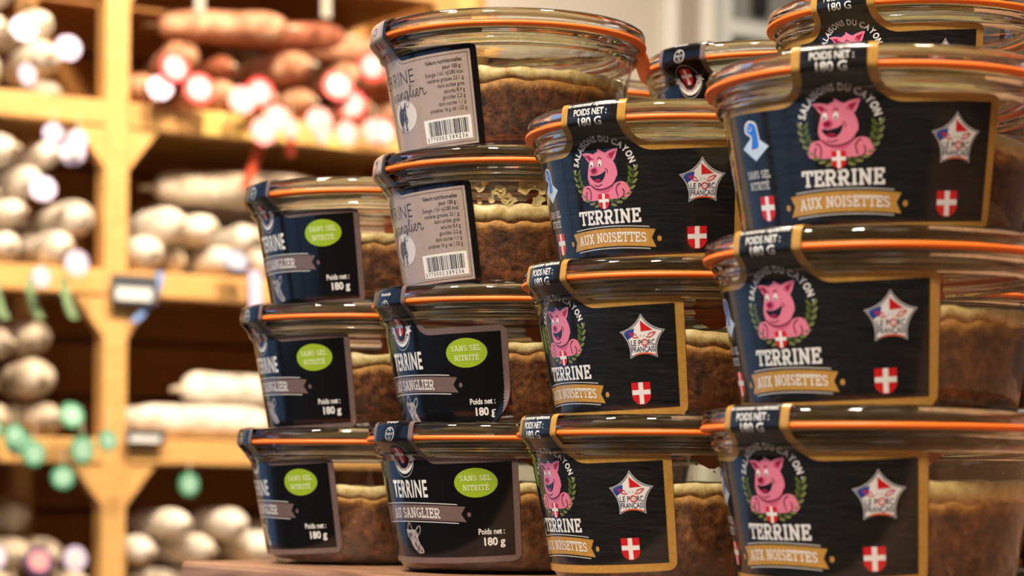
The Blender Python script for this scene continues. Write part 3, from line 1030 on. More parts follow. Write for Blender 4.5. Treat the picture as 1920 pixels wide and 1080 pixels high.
def beige_parts():
    W = []
    a = Art()
    text(a, 'TERRINE', 15.4, 22.0, 4.3, 'print_dark', 4, width=24.0, align='r', bold=-0.012)
    W.append(('product_name', a))
    a = Art()
    script_word(a, 0.6, 17.5, 2.35, 3.25, 'print_dark', 4)
    W.append(('flavour_script', a))
    a = Art()
    a.ell(7.4, 12.2, 6.8, 5.0, 'beige_light', 4, 40)
    bx, by = 6.6, 12.0
    def Q(pts):
        return [(bx + x, by + y) for x, y in pts]
    a.poly(Q(catmull([(-1.6, 3.2), (-3.4, 2.2), (-4.2, 0.0), (-3.6, -2.2), (-2.0, -2.6), (-0.8, -1.6), (-0.6, 1.0), (-0.4, 2.6)], 4, True)), 'print_dark', 5)
    a.poly(Q(catmull([(-1.9, 2.2), (-1.7, 4.6), (-0.8, 3.0), (0.5, 3.1), (1.9, 4.8), (1.9, 2.6), (1.7, 0.6), (2.1, -0.8), (1.7, -2.0), (0.6, -2.3), (-0.3, -1.4), (-0.9, 0.2), (-1.7, 1.2)], 4, True)), 'grey_dark', 6)
    for ex, ey, rx, ry in ((-0.5, 1.5, .3, .45), (1.0, 1.5, .3, .45), (1.2, -1.3, .6, .4), (0.3, 0.2, .25, .8)):
        a.ell(bx + ex, by + ey, rx, ry, 'grey_hair', 7, 10, 0.2)
    for x, y in ((-3.0, -2.2), (-1.8, -2.4), (0.2, -2.2), (1.0, -2.4)):
        a.seg((bx + x, by + y), (bx + x + 0.2, by - 4.4), 0.5, 'print_dark', 6)
    rr = random.Random(5)
    for k in range(26):
        x, y = rr.uniform(-4.0, 1.8), rr.uniform(-4.6, 2.4)
        a.seg((bx + x, by + y), (bx + x + rr.uniform(-.9, .9), by + y + rr.uniform(-.9, .2)), 0.15, 'print_dark', 8)
    W.append(('boar_drawing', a))
    a = Art()
    lines = ['Valeurs nutritionnelles', 'pour 100 g :', 'Énergie 1161 kJ/280 kcal', 'matières grasses 23,1 g', 'dont acides gras', 'saturés 8,4 g', 'glucides 2,2 g', 'dont sucres 1,1 g', 'protéines 16 g, sel 1,53 g']
    wd = [13.2, 6.8, 13.6, 13.2, 9.4, 7.2, 8.0, 9.8, 13.4]
    for i, s_ in enumerate(lines):
        text(a, s_, 34.2, 26.0 - 1.86 * i, 1.2, 'print_dark', 4, width=wd[i], align='r', bold=0.014 if i < 2 else 0.0)
    W.append(('nutrition_text', a))
    a = Art()
    a.rect(17.2, 2.0, 35.2, 9.2, 'white', 4)
    rr = random.Random(3)
    x = 19.0
    while x < 34.0:
        wbar = rr.choice((0.17, 0.17, 0.34, 0.34, 0.5))
        a.rect(x, 3.9, min(x + wbar, 34.2), 8.5, 'print_black', 5)
        x += wbar + rr.choice((0.17, 0.2, 0.34))
    code = '3770002589236'
    for i, ch in enumerate(code):
        xx = 18.2 if i == 0 else 19.6 + (i - 1) * 1.2 + (0.35 if i > 6 else 0)
        text(a, ch, xx, 2.45, 1.15, 'print_black', 5)
    W.append(('barcode_sticker', a))
    a = Art()
    a.rect(0.5, 40.0, 3.4, 42.6, 'ink_blue', 4)
    text(a, 'NN', 2.0, 40.5, 1.5, 'icon_pale', 5, width=1.8)
    W.append(('lot_stamp', a))
    a = Art()
    shield(a, 2.0, 33.9, 5.2, 7.4, 4, 'beige_light')
    W.append(('shield_badge', a))
    return W

def sheet(kind):
    a = Art()
    if kind == 'hazel':
        a.poly(outline(0), 'gold', 0)
        a.poly(outline(2.3, RC=2.5), 'slate', 2)
    elif kind == 'boar':
        a.poly(outline(0, RF=4.0), 'taupe', 0)
        a.poly(outline(1.9, RF=4.0, RC=2.0), 'jet', 2)
    else:
        a.poly(outline(0, RF=2.2, RC=2.2), 'jet', 0)
        a.poly(outline(2.0, RF=1.2, RC=2.2), 'beige', 2)
        pts = outline(2.9, RF=1.2, RC=3.0, VT=45.5)
        i0 = 9
        a.stroke(pts, 0.25, 'taupe', 3, closed=True)
    return a

PARTS = {'hazel': hazel_parts(), 'boar': boar_parts(), 'beige': beige_parts()}
LABEL_MESH = {}
for kind in ('hazel', 'boar', 'beige'):
    LABEL_MESH[kind] = (sheet(kind).mesh(kind + '_label'), [(n, a.mesh(n)) for n, a in PARTS[kind]])
LABEL_MESH['boar_curled'] = (sheet('boar').mesh('boar_label_curled', True, -2.6), [(n, a.mesh(n, n == 'net_weight', -2.6)) for n, a in PARTS['boar']])

# ================================================================== JAR MESHES (metres, base at z = 0)
def S(prof):
    return [(r * MM, z * MM) for r, z in prof]
def cone_r(z):
    return RMID + (z - (Z0 + VMID * COSA)) * SINA / COSA
# thin walled body, solid foot is suggested by the inner content
body_prof = [(0, 1.2), (22, 1.0), (26.5, 0.4), (28.5, 0.0), (30.6, 0.3), (32.5, 1.4), (33.6, 3.0), (cone_r(4.2), 4.2), (cone_r(12), 12), (cone_r(20), 20), (cone_r(28), 28), (cone_r(35), 35), (cone_r(36) + 0.1, 36)]
JAR_BODY = MB().lathe(S(body_prof), 96).mesh('jar_body', ['jar_glass'], smooth=True, weld=True)
rim_prof = catmull([(38.2, 36.0), (40.6, 36.0), (41.9, 36.9), (42.2, 37.9), (41.7, 38.7), (42.0, 39.2), (42.7, 39.9), (42.8, 40.7), (42.2, 41.12), (40, 41.15), (38.2, 41.1), (37.7, 40), (37.6, 38)], 3, True)
JAR_RIM = MB().lathe(S(rim_prof), 96).mesh('jar_rim', ['solid_glass'], smooth=True)
lid_prof = [(0, 42.0), (34.0, 42.0), (35.8, 42.5), (37.4, 43.8), (38.2, 45.8), (38.9, 46.7), (40.0, 46.9), (41.3, 46.9), (43.0, 46.7), (44.0, 46.0), (44.4, 45.0), (44.4, 43.2), (43.9, 42.72), (42, 42.7), (38.0, 42.68), (36.9, 42.2), (36.3, 40.6), (35.5, 39.6), (33, 39.4), (0, 39.4)]
JAR_LID = MB().lathe(S(lid_prof), 96).mesh('jar_lid', ['solid_glass'], smooth=True, weld=True)
def seal_mesh(tongue_deg):
    mb = MB()
    prof = [(39.5, 41.2), (44.3, 41.2), (44.75, 41.45), (44.85, 41.95), (44.75, 42.4), (44.3, 42.65), (39.5, 42.65)]
    mb.lathe(S(prof), 96)
    # pull tongue, drooping
    a = math.radians(tongue_deg)
    rad = Vector((math.sin(a), -math.cos(a), 0))
    tan = Vector((math.cos(a), math.sin(a), 0))
    N = 8
    vs = []
    for i in range(N + 1):
        t = i / N
        c = rad * (43.8 + 4.2 * t - 1.6 * t * t) + Vector((0, 0, 41.9 - 2.4 * t - 6.0 * t * t))
        wdt = 6.5 * math.sqrt(max(0.02, 1 - max(0, (t - 0.45) / 0.55) ** 2))
        for (sx, sz) in ((-1, -.65), (1, -.65), (1, .65), (-1, .65)):
            vs.append((c + tan * wdt * sx + (Vector((0, 0, 1)) * 0.6 + rad * 0.5) * sz) * MM)
    fs = []
    for i in range(N):
        for k in range(4):
            k2 = (k + 1) % 4
            fs.append((i * 4 + k, i * 4 + k2, i * 4 + 4 + k2, i * 4 + 4 + k))
    fs += [(0, 1, 2, 3), (N * 4 + 3, N * 4 + 2, N * 4 + 1, N * 4)]
    mb.add(vs, fs)
    return mb.mesh('rubber_seal', ['rubber'], smooth=False)
SEALS = {}
def seal(deg):
    if deg not in SEALS:
        SEALS[deg] = seal_mesh(deg)
        SEALS[deg].polygons.foreach_set('use_smooth', [True] * len(SEALS[deg].polygons))
        try:
            SEALS[deg].set_sharp_from_angle(angle=math.radians(50))
        except Exception:
            pass
    return SEALS[deg]

def waves(seed, amp, n=12):
    rr = random.Random(seed)
    ks = [(rr.randint(2, 34), rr.uniform(0, 6.28), rr.uniform(.3, 1)) for _ in range(n)]
    tot = sum(k[2] for k in ks)
    return lambda a: amp * sum(c * math.sin(k * a + p) for k, p, c in ks) / tot * 2.0
def fill_meshes(seed):
    rr = random.Random(seed)
    top = 27.8 + rr.uniform(-1.2, 1.4)
    fat = 4.0 + rr.uniform(-1.0, 1.3)
    w1, w3 = waves(seed + 1, 0.9), waves(seed + 3, 0.55)
    g = 0.35
    def build(name, rows, mat):
        n = 120
        vs, fs, st = [], [], []
        for fn in rows:
            for k in range(n):
                a = 2 * math.pi * k / n
                r, z, d = fn(a)
                vs.append((r * MM * math.sin(a), -r * MM * math.cos(a), z * MM))
                st.append(d)
        for i in range(len(rows) - 1):
            for k in range(n):
                k2 = (k + 1) % n
                fs.append((i * n + k, i * n + k2, (i + 1) * n + k2, (i + 1) * n + k))
        fs.append(tuple(range(n - 1, -1, -1)))
        fs.append(tuple((len(rows) - 1) * n + k for k in range(n)))
        me = MB().add(vs, fs).mesh(name, [mat], smooth=True)
        at = me.attributes.new('stratum', 'FLOAT', 'POINT')
        at.data.foreach_set('value', st)
        return me
    zj = lambda a: top - fat + w1(a)
    zf = lambda a: top + w3(a)
    def fixed(r, z):
        return lambda a: (r, z, zj(a) - z)
    def wall(z):
        return fixed(cone_r(z) - g, z)
    meat = build('meat', [fixed(20, 1.5), fixed(27.5, 1.2), fixed(30, 1.3), fixed(31.8, 1.9), fixed(33.1, 3.6), wall(6.0), wall(11.0), wall(15.0), wall(18.0)]
                 + [(lambda q: lambda a: (cone_r(18 + (zj(a) - 18) * q) - g, 18 + (zj(a) - 18) * q, (zj(a) - 18) * (1 - q)))(q) for q in (0.33, 0.66, 1.0)]
                 + [lambda a: (25, top - fat, 0.0)], 'terrine_meat')
    fatm = build('fat', [lambda a: (26, zj(a) + 0.03, 0.0)] + [(lambda q: lambda a: (cone_r(zj(a) + 0.03 + (zf(a) - zj(a)) * q) - g, zj(a) + 0.03 + (zf(a) - zj(a)) * q, (zf(a) - zj(a)) * q))(q) for q in (0.0, 0.5, 1.0)]
                 + [lambda a: (cone_r(zf(a)) - 2.0, zf(a) + 0.3, 4.0), lambda a: (24, top + 0.2 + 0.3 * w1(a), 4.0)], 'terrine_fat')
    return meat, fatm
FILLS = [fill_meshes(100 + 10 * i) for i in range(6)]

def smear_mesh(seed, big):
    rr = random.Random(seed)
    mb = MB()
    for k in range(13 if big else 16):
        ph = math.radians(rr.uniform(-17, 16) if big else rr.uniform(0, 360))
        zc = rr.uniform(29.5, 34.5)
        rad = rr.uniform(0.5, 2.2) if big else rr.uniform(0.15, 0.5)
        n = 12
        ring = []
        for i in range(n):
            a = 2 * math.pi * i / n
            q = rad * rr.uniform(0.55, 1.2)
            ring.append((q * math.cos(a) * 1.2, q * math.sin(a)))
        pts = []
        for (dx, dz), lift in [((0, 0), 0.75)] + [(p, 0.3) for p in ring]:
            r = cone_r(zc + dz) - lift
            an = ph + dx / 40.0
            pts.append((r * MM * math.sin(an), -r * MM * math.cos(an), (zc + dz) * MM))
        mb.add(pts, [(0, 1 + i, 1 + (i + 1) % n) for i in range(n)])
    me = mb.mesh('fat_smear', ['terrine_fat'], smooth=True, normals=False)
    me.attributes.new('stratum', 'FLOAT', 'POINT').data.foreach_set('value', [4.0] * len(me.vertices))
    return me
SMEAR_BIG = smear_mesh(4, True)
SMEARS = [smear_mesh(20 + i, False) for i in range(4)]

def jar(x, y, level, deg, kind, label, fill, tongue=None, dx=0.0, dy=0.0, tilt=0.0):
    """deg: how far the label tab is turned from the line to the camera"""
    X, Y = x + dx, y + dy
    th = math.atan2(-X, Y) + math.radians(deg)
    t = thing('terrine_jar', label, 'jar', (X, Y, TABLE_Z + 0.0002 + level * 0.0426), th, 'stacked glass jars of terrine')
    t.rotation_euler = (tilt, 0, th)
    obj('glass_body', JAR_BODY, t)
    obj('glass_rim', JAR_RIM, t)
    obj('glass_lid', JAR_LID, t)
    obj('rubber_seal', seal(int(165 - deg) if tongue is None else tongue), t)   # tongue points between the neighbours
    m_, f_ = FILLS[fill % len(FILLS)]
    obj('meat', m_, t)
    obj('fat', f_, t)
    sm = obj('fat_smear', SMEAR_BIG if label.endswith('lower of the two beige ones') else SMEARS[fill % 4], t)
    sm['kind'] = 'stuff'
    sm.rotation_euler = (0, 0, -th) if sm.data == SMEAR_BIG else (0, 0, 0)
    sh, parts = LABEL_MESH[kind]
    lb = obj('paper_label', sh, t)
    for n, me in parts:
        obj(n, me, lb)
    return t

col1, col2, col3, col4 = (-0.0518, 0.8201), (-0.0011, 0.7443), (0.0468, 0.6647), (0.0932, 0.5861)
H_, B_, G_ = 'hazelnut terrine jar with gold-edged slate label', 'boar terrine jar with taupe-edged black label', 'wild boar terrine jar with beige nutrition label and barcode'
# front row, stack at the end of the planks
jar(*col1, 0, -74, 'boar', B_ + ', bottom of the stack at the table end', 0, dx=-0.00045)
jar(*col1, 1, -67, 'boar', B_ + ', middle of the stack at the table end', 1, dx=-0.00026, dy=0.0018)
jar(*col1, 2, -64, 'boar', B_ + ', top of the stack at the table end', 2, dx=0.0004, dy=0.0038)
# stack of four
jar(*col2, 0, -53, 'boar', B_ + ', bottom of the four-high stack', 3, dx=-0.001)
jar(*col2, 1, -60, 'boar_curled', 'wild boar terrine jar whose black label curls up at one corner', 4, dy=0.003)
jar(*col2, 2, -77, 'beige', G_ + ', lower of the two beige ones', 5, dx=0.0004, dy=0.0045)
jar(*col2, 3, -73, 'beige', G_ + ', standing highest on its stack', 1, tongue=176, dx=-0.0012, dy=0.0075)
# third stack
jar(*col3, 0, -58.5, 'hazel', H_ + ', bottom of the stack beside the boar jars', 2, dx=-0.00085)
jar(*col3, 1, -56, 'hazel', H_ + ', middle of the stack beside the boar jars', 0, dx=0.0003)
jar(*col3, 2, -33, 'hazel', H_ + ', top of the stack beside the boar jars', 4, dx=0.00095)
# fourth stack
jar(*col4, 0, -41, 'hazel', H_ + ', bottom of the stack farthest from the table end', 5, dx=-0.0006)
jar(*col4, 1, -38, 'hazel', H_ + ', middle of the stack farthest from the table end', 3, dx=-0.0002)
jar(*col4, 2, -15, 'hazel', H_ + ', top of the stack farthest from the table end', 0)
# second row, behind
lv = ('bottom', 'second', 'third', 'top')
r2 = ((0.0265, 0.872, ('boar',) * 4, (120, 130, 110, 120), 'in the second row nearest the table end'),
      (0.0882, 0.798, ('boar',) * 4, (120, 140, 125, -42), 'in the second row between two stacks'),
      (0.1227, 0.7145, ('hazel',) * 4, (130, 120, 110, -27.5), 'in the second row'),
      (0.2010, 0.768, ('hazel',) * 4, (130, 110, 120, -22), 'in the third row'))
for (x, y, kinds, degs, where) in r2:
    for k in range(4):
        jar(x, y, k, degs[k], kinds[k], (H_ if kinds[k] == 'hazel' else B_) + ', ' + lv[k] + ' ' + where, k + 1)

# ================================================================== SAUSAGE SHELVES
PA, PB = 0.962, 2.292         # front post foot in shop coordinates
ZR = (-0.139, 0.040, 0.219, 0.398, 0.577)      # rail centres above eye height
SHELF = thing('sausage_shelf_unit', 'pine shelving unit with open back slats holding dry sausages', 'shelf', AB(PA, PB, 0), YAW)
D = 0.30
XL, XR = -0.62, 0.435
for x in (XL, 0.0, XR):
    for y in (0.0, D - 0.03):
        o = obj('post', MB().box((x - 0.0135, y, 0), (x + 0.0135, y + 0.027, EYE.z + 0.75)).mesh('post', ['pine']), SHELF)
        bevel(o, 0.002)
for z in ZR:
    zz = EYE.z + z
    for (x0, x1) in ((XL + 0.0136, -0.0136), (0.0136, XR - 0.0136)):
        o = obj('front_rail', MB().box((x0, -0.002, zz - 0.0135), (x1, 0.016, zz + 0.0135)).mesh('front_rail', ['pine']), SHELF)
        bevel(o, 0.002)
        nsl = 5
        for k in range(nsl):
            y0 = 0.017 + k * (D - 0.03) / nsl
            obj('shelf_slat', MB().box((x0, y0, zz + 0.0005), (x1, y0 + (D - 0.03) / nsl - 0.003, zz + 0.0125)).mesh('shelf_slat', ['pine']), SHELF)
    # corner gussets under each rail at the middle and end posts
    for x, sides in ((0.0, (-1, 1)), (XR, (-1,)), (XL, (1,))):
        for sg in sides:
            x0 = x + sg * 0.0137
            poly = [(x0, zz - 0.0137), (x0 + sg * 0.034, zz - 0.0137), (x0, zz - 0.058)]
            if sg < 0:
                poly = poly[::-1]
            o = obj('gusset', MB().prism(poly, 0.001, 0.015).mesh('gusset', ['pine']), SHELF)
# back slats
z = EYE.z - 0.16
while z < EYE.z + 0.74:
    obj('back_slat', MB().box((XL, D + 0.001, z), (XR, D + 0.013, z + 0.062)).mesh('back_slat', ['pine_dark']), SHELF)
    z += 0.068
# dark backing sheet and side
obj('back_panel', MB().box((XL - 0.013, D + 0.020, 0.3), (XR + 0.013, D + 0.028, EYE.z + 0.75)).mesh('back_panel', ['fridge_dark']), SHELF)
obj('side_panel', MB().box((XR + 0.0137, 0.0, 0.0), (XR + 0.0237, D + 0.028, EYE.z + 0.75)).mesh('side_panel', ['pine_dark']), SHELF)

# ---- sausages
def sausage_mesh(seed, L, R, bend, mat):
    rr = random.Random(seed)
    n, m = 18, 18
    prof = []
    ph = [rr.uniform(0, 6.28) for _ in range(4)]
    vs, fs = [], []
    for i in range(n + 1):
        t = i / n
        x = -L / 2 + L * t
        e = abs(2 * t - 1)
        r = R * (max(0.0, 1 - e ** 5) ** 0.5) * (1 + 0.05 * math.sin(7 * t + ph[0]) + 0.03 * math.sin(15 * t + ph[1]))
        r = max(r, R * 0.10)
        zc = bend * (4 * (t - 0.5) ** 2 - 0.33)
        for k in range(m):
            a = 2 * math.pi * k / m
            q = r * (1 + 0.035 * math.sin(3 * a + ph[2] + 4 * t) + 0.02 * math.sin(5 * a + ph[3]))
            vs.append((x, zc + q * math.cos(a), q * math.sin(a)))
    for i in range(n):
        for k in range(m):
            k2 = (k + 1) % m
            fs.append((i * m + k, i * m + k2, (i + 1) * m + k2, (i + 1) * m + k))
    fs += [tuple(range(m - 1, -1, -1)), tuple(n * m + k for k in range(m))]
    return MB().add(vs, fs).mesh('casing', [mat], smooth=True)
def tie_mesh(L, R, bend, sg):
    mb = MB()
    if True:
        x = sg * L / 2
        zc = bend * 0.67
        mb.tube([(x - sg * 0.003, zc, 0), (x + sg * 0.004, zc, 0), (x + sg * 0.007, zc, 0.001), (x + sg * 0.012, zc, -0.002)], [R * 0.16, R * 0.16, R * 0.11, R * 0.13], 8)
    return mb.mesh('string_tie', ['twine'], smooth=True)
VAR = {}
def variant(kind, seed, L, R, bend):
    key = (kind, seed, round(L, 3), round(R, 3), bend)
    if key not in VAR:
        VAR[key] = (sausage_mesh(seed, L, R, bend, 'casing_' + kind), tie_mesh(L, R, bend, -1), tie_mesh(L, R, bend, 1))
    return VAR[key]
def disc_mesh(name, r, ring, core, squash=1.0):
    mb = MB()
    n = 20
    def cyl(rad, y0, y1, mi):
        v = [(rad * math.cos(2 * math.pi * k / n), y, squash * rad * math.sin(2 * math.pi * k / n)) for y in (y0, y1) for k in range(n)]
        f = [(k, (k + 1) % n, n + (k + 1) % n, n + k) for k in range(n)] + [tuple(range(n)), tuple(range(2 * n - 1, n - 1, -1))]
        mb.add(v, f, mi)
    cyl(r, 0, 0.0016, 0)
    cyl(r * 0.72, -0.0006, 0.0, 1)
    return mb.mesh(name, [ring, core])
TAGS = {'red': disc_mesh('hang_tag', 0.0165, 'tag_red', 'tag_blush'), 'pink': disc_mesh('hang_tag', 0.015, 'tag_pink', 'tag_blush'),
        'green': disc_mesh('hang_tag', 0.0135, 'tag_green', 'tag_mint'), 'blue': disc_mesh('hang_tag', 0.014, 'tag_blue', 'tag_white', 0.7),
        'purple': disc_mesh('hang_tag', 0.0145, 'tag_purple', 'tag_pink'), 'lilac': disc_mesh('hang_tag', 0.013, 'tag_lilac', 'tag_white')}
def ribbon_mesh(length, wdt, mat, sway):
    mb = MB()
    N = 6
    vs = []
    for i in range(N + 1):
        t = i / N
        x = sway * t * t
        for (sx, sy) in ((-1, -1), (1, -1), (1, 1), (-1, 1)):
            vs.append((x + sx * wdt / 2, sy * 0.0004, -length * t))
    fs = [(i * 4 + k, i * 4 + (k + 1) % 4, i * 4 + 4 + (k + 1) % 4, i * 4 + 4 + k) for i in range(N) for k in range(4)] + [(0, 1, 2, 3), (N * 4 + 3, N * 4 + 2, N * 4 + 1, N * 4)]
    return mb.add(vs, fs).mesh('ribbon', [mat])

def shelf_x(px, t):
    """shop a-coordinate (relative to the middle post) seen at pixel column px on the vertical plane t behind the rail"""
    k = (px - 960.0) / F_PX
    b = PB + t
    # point = a*E1 + b*E2 ; X = k*Y
    a = b * (k * E2.y - E2.x) / (E1.x - k * E1.y)
    return a - PA
SN = [0]
FLOOR, CEIL, FAT = 0.0142, 0.1640, 1.14
def seg_near(p1, d1, h1, p2, d2, h2):
    """closest points of two centred segments"""
    r = p1 - p2
    b = d1.dot(d2)
    c = d1.dot(r)
    f = d2.dot(r)
    den = 1 - b * b
    u = max(-h1, min(h1, (b * f - c) / den)) if den > 1e-6 else 0.0
    v = b * u + f
    if abs(v) > h2:
        v = max(-h2, min(h2, v))
        u = max(-h1, min(h1, b * v - c))
    return p1 + d1 * u, p2 + d2 * v
def settle(items):
    """let a heap of capsules sink on to its shelf without running into each other, the posts or the rail above"""
    for it in items:
        it['c'] = Vector((it['x'], it['t'], FLOOR + it['zo']))
        it['d'] = Vector((math.cos(it['yaw']), math.sin(it['yaw']), 0))
    N = len(items)
    for step in range(420):
        worst = {}
        if step < 260:
            for it in items:
                it['c'].z -= 0.0007
        for i in range(N):
            a = items[i]
            for k in range(i + 1, N):
                b = items[k]
                ra, rb = a['R'] * FAT, b['R'] * FAT
                if (a['c'] - b['c']).length > a['h'] + b['h'] + ra + rb:
                    continue
                p, q = seg_near(a['c'], a['d'], a['h'], b['c'], b['d'], b['h'])
                w = p - q
                L_ = w.length
                gap = ra + rb + 0.0004 - L_
                if gap > 0:
                    n = w / L_ if L_ > 1e-6 else Vector((0, 0, 1 if a['zo'] > b['zo'] else -1))
                    a['c'] += n * gap * 0.5
                    b['c'] -= n * gap * 0.5
                    if gap > 0.0008:
                        worst[i] = worst[k] = gap
        for i, it in enumerate(items):
            r = it['R'] * FAT
            hx = abs(it['d'].x) * it['h'] + r
            hy = abs(it['d'].y) * it['h'] + r
            x0, x1 = it['lim']
            c = it['c']
            if c.z + r > 0.112:
                x0, x1 = x0 + 0.036, x1 - 0.036      # keep clear of the gussets
            old = c.copy()
            if x0 + hx <= x1 - hx:
                c.x = max(x0 + hx, min(x1 - hx, c.x))
            c.y = max(hy - 0.022, min(D - 0.004 - hy, c.y))
            if abs(it['turn']) > 0.95 and it['zo'] < 0.04:
                c.y = max(it['t'] - 0.003, min(it['t'] + 0.003, c.y))      # a long one does not roll
            c.z = max(FLOOR + r, min(CEIL - r, c.z))
            if (old - c).length > 0.001:
                worst[i] = 1
        if step > 200 and step % 12 == 0:
            for i in worst:
                items[i]['R'] *= 0.955
                items[i]['L'] *= 0.985
                items[i]['h'] = max(0.005, items[i]['L'] / 2 + 0.012 - items[i]['R'] * FAT)
    return items
def sausage(it, shelf, kind, label, group, tagk=None, tagoff=(0, 0)):
    L, R, yaw, c_ = it['L'], it['R'], it['yaw'], it['c']
    s_ = thing('dry_sausage', label, 'sausage', AB(PA + c_.x, PB + c_.y, EYE.z + ZR[shelf] + c_.z), YAW, group)
    SN[0] += 1
    cm, tm0, tm1 = variant(kind, SN[0] % 4, L, R, 0.0)
    e = (random.uniform(-0.4, 0.4), 0.0, yaw)
    M = Matrix.Rotation(yaw, 3, 'Z')
    c = obj('casing', cm, s_)
    c.rotation_euler = e
    for tm in (tm0, tm1):
        k = obj('string_tie', tm, s_)
        k.rotation_euler = e
    if tagk:
        p = M @ Vector((L / 2, 0, 0))
        end = p if p.y < 0 else -p
        tg = obj('hang_tag', TAGS[tagk], s_)
        tg.location = (end.x + tagoff[0], -0.030 - (SN[0] % 3) * 0.0045 - c_.y, end.z + tagoff[1])
        tg.rotation_euler = (random.uniform(-0.25, 0.0), random.uniform(-0.3, 0.3), random.uniform(-0.35, 0.1))
    return s_

HP = math.pi / 2
# --- left bay
COLW = {'white': 'white floured', 'grey': 'greyish mottled', 'brown': 'reddish brown', 'red': 'dark red'}
TAGW = {'red': 'red-rimmed', 'pink': 'pink', 'green': 'green', 'blue': 'blue', 'purple': 'purple', 'lilac': 'lilac'}
def pile(specs, shelf, kind, where, group):
    items = []
    for sp in specs:
        px, zo, R, L, t, yaw = sp[:6]
        turn = yaw - HP
        if abs(turn) < 0.95:
            t -= 0.03
            yaw = HP + turn * 0.35
        x = shelf_x(px, t)
        items.append(dict(x=x, t=t, zo=zo * 1.05, R=R * 0.92, L=L, yaw=yaw, turn=turn, h=max(0.005, L / 2 + 0.012 - R * 0.92 * FAT), sp=sp,
                          lim=(-0.222, -0.016) if px < 205 else (0.016, XR - 0.016)))
    settle(items)
    for it in items:
        sp = it['sp']
        tagk = sp[6] if len(sp) > 6 else None
        off = sp[7] if len(sp) > 7 else (0, 0)
        kd = kind if len(sp) < 9 else sp[8]
        z = it['c'].z - FLOOR
        lay = 'at the bottom' if z < 0.042 else ('in the middle' if z < 0.086 else 'on top')
        turn = abs(it['yaw'] - HP)
        pose = '' if turn < 0.13 else (' lying askew' if turn < 0.95 else ' lying lengthwise')
        label = COLW[kd] + ' sausage' + pose + (' with ' + TAGW[tagk] + ' tag' if tagk else '') + ' ' + lay + ' ' + where
        sausage(it, shelf, kd, label, group, tagk=tagk, tagoff=off)
pile([(-60, .026, .026, .16, .10, HP + .1), (5, .025, .025, .15, .10, HP - .15), (55, .024, .024, .15, .11, HP + .1, 'lilac', (-.003, .0)), (108, .024, .024, .15, .11, HP - .2, 'lilac', (.01, .004)), (165, .022, .022, .13, .10, HP + .3),
      (-20, .068, .025, .16, .11, HP + .6), (35, .066, .023, .16, .12, HP + .75), (98, .065, .023, .15, .12, HP - .1), (150, .060, .020, .13, .12, HP + .8), (20, .100, .022, .15, .12, HP + .9), (112, .100, .021, .14, .12, HP + .2)],
     3, 'white', 'of the upper white heap', 'sausages on the upper shelf left of the post')
pile([(-50, .026, .026, .15, .10, HP), (10, .026, .026, .15, .10, HP - .1), (60, .024, .024, .15, .10, HP + .2, 'lilac', (0, -.02)), (115, .024, .024, .15, .10, HP, 'lilac', (0, -.012)), (180, .025, .025, .13, .09, HP + .1),
      (0, .070, .024, .15, .10, HP + .3), (45, .066, .022, .15, .10, HP - .2), (95, .068, .024, .15, .10, HP + .25), (140, .066, .022, .15, .11, HP - .1), (178, .064, .020, .12, .10, HP + .2, 'lilac', (.006, -.004)),
      (20, .110, .024, .17, .11, HP + .9), (80, .108, .024, .16, .11, HP + .8), (135, .105, .023, .15, .11, HP + .7), (165, .098, .020, .13, .12, HP + .3),
      (-10, .138, .021, .15, .09, HP + .5), (48, .136, .021, .15, .09, HP + .3), (100, .132, .020, .14, .09, HP + .6)],
     2, 'white', 'of the middle white heap', 'sausages on the middle shelf left of the post')
pile([(-50, .023, .023, .15, .10, HP), (10, .023, .023, .15, .10, HP + .1, 'green', (.006, -.012)), (62, .022, .022, .14, .10, HP, 'green', (-.004, -.026)), (110, .023, .023, .14, .10, HP - .2), (160, .024, .024, .14, .10, HP + .2),
      (-10, .062, .022, .15, .11, HP + .5), (45, .060, .021, .14, .10, HP + .2, 'green', (.006, .002)), (100, .062, .022, .15, .11, HP + .3), (150, .064, .025, .14, .11, HP - .15), (20, .092, .022, .16, .09, HP + .8), (130, .098, .023, .15, .09, HP - .3)],
     1, 'grey', 'of the green-tagged heap', 'sausages on the lower shelf left of the post')
pile([(-20, .022, .022, .14, .10, HP, 'purple', (.004, .0)), (40, .022, .022, .14, .10, HP, 'lilac', (0, .0)), (95, .024, .024, .14, .10, HP - .1, 'lilac', (.01, -.002)), (150, .024, .024, .14, .10, HP + .1, 'lilac', (.008, -.006)),
      (10, .060, .022, .14, .10, HP + .2, 'purple', (.004, -.006), 'red'), (70, .062, .023, .14, .10, HP - .1, 'purple', (.0, -.03)), (125, .064, .024, .14, .10, HP + .1, 'lilac', (.004, -.004)), (172, .060, .020, .12, .09, HP, 'purple', (.006, -.006)),
      (30, .095, .021, .14, .11, HP + .2), (72, .098, .021, .13, .10, HP + .1), (140, .100, .026, .15, .11, HP + .5)],
     0, 'grey', 'of the purple-tagged heap', 'sausages on the lowest shelf left of the post')
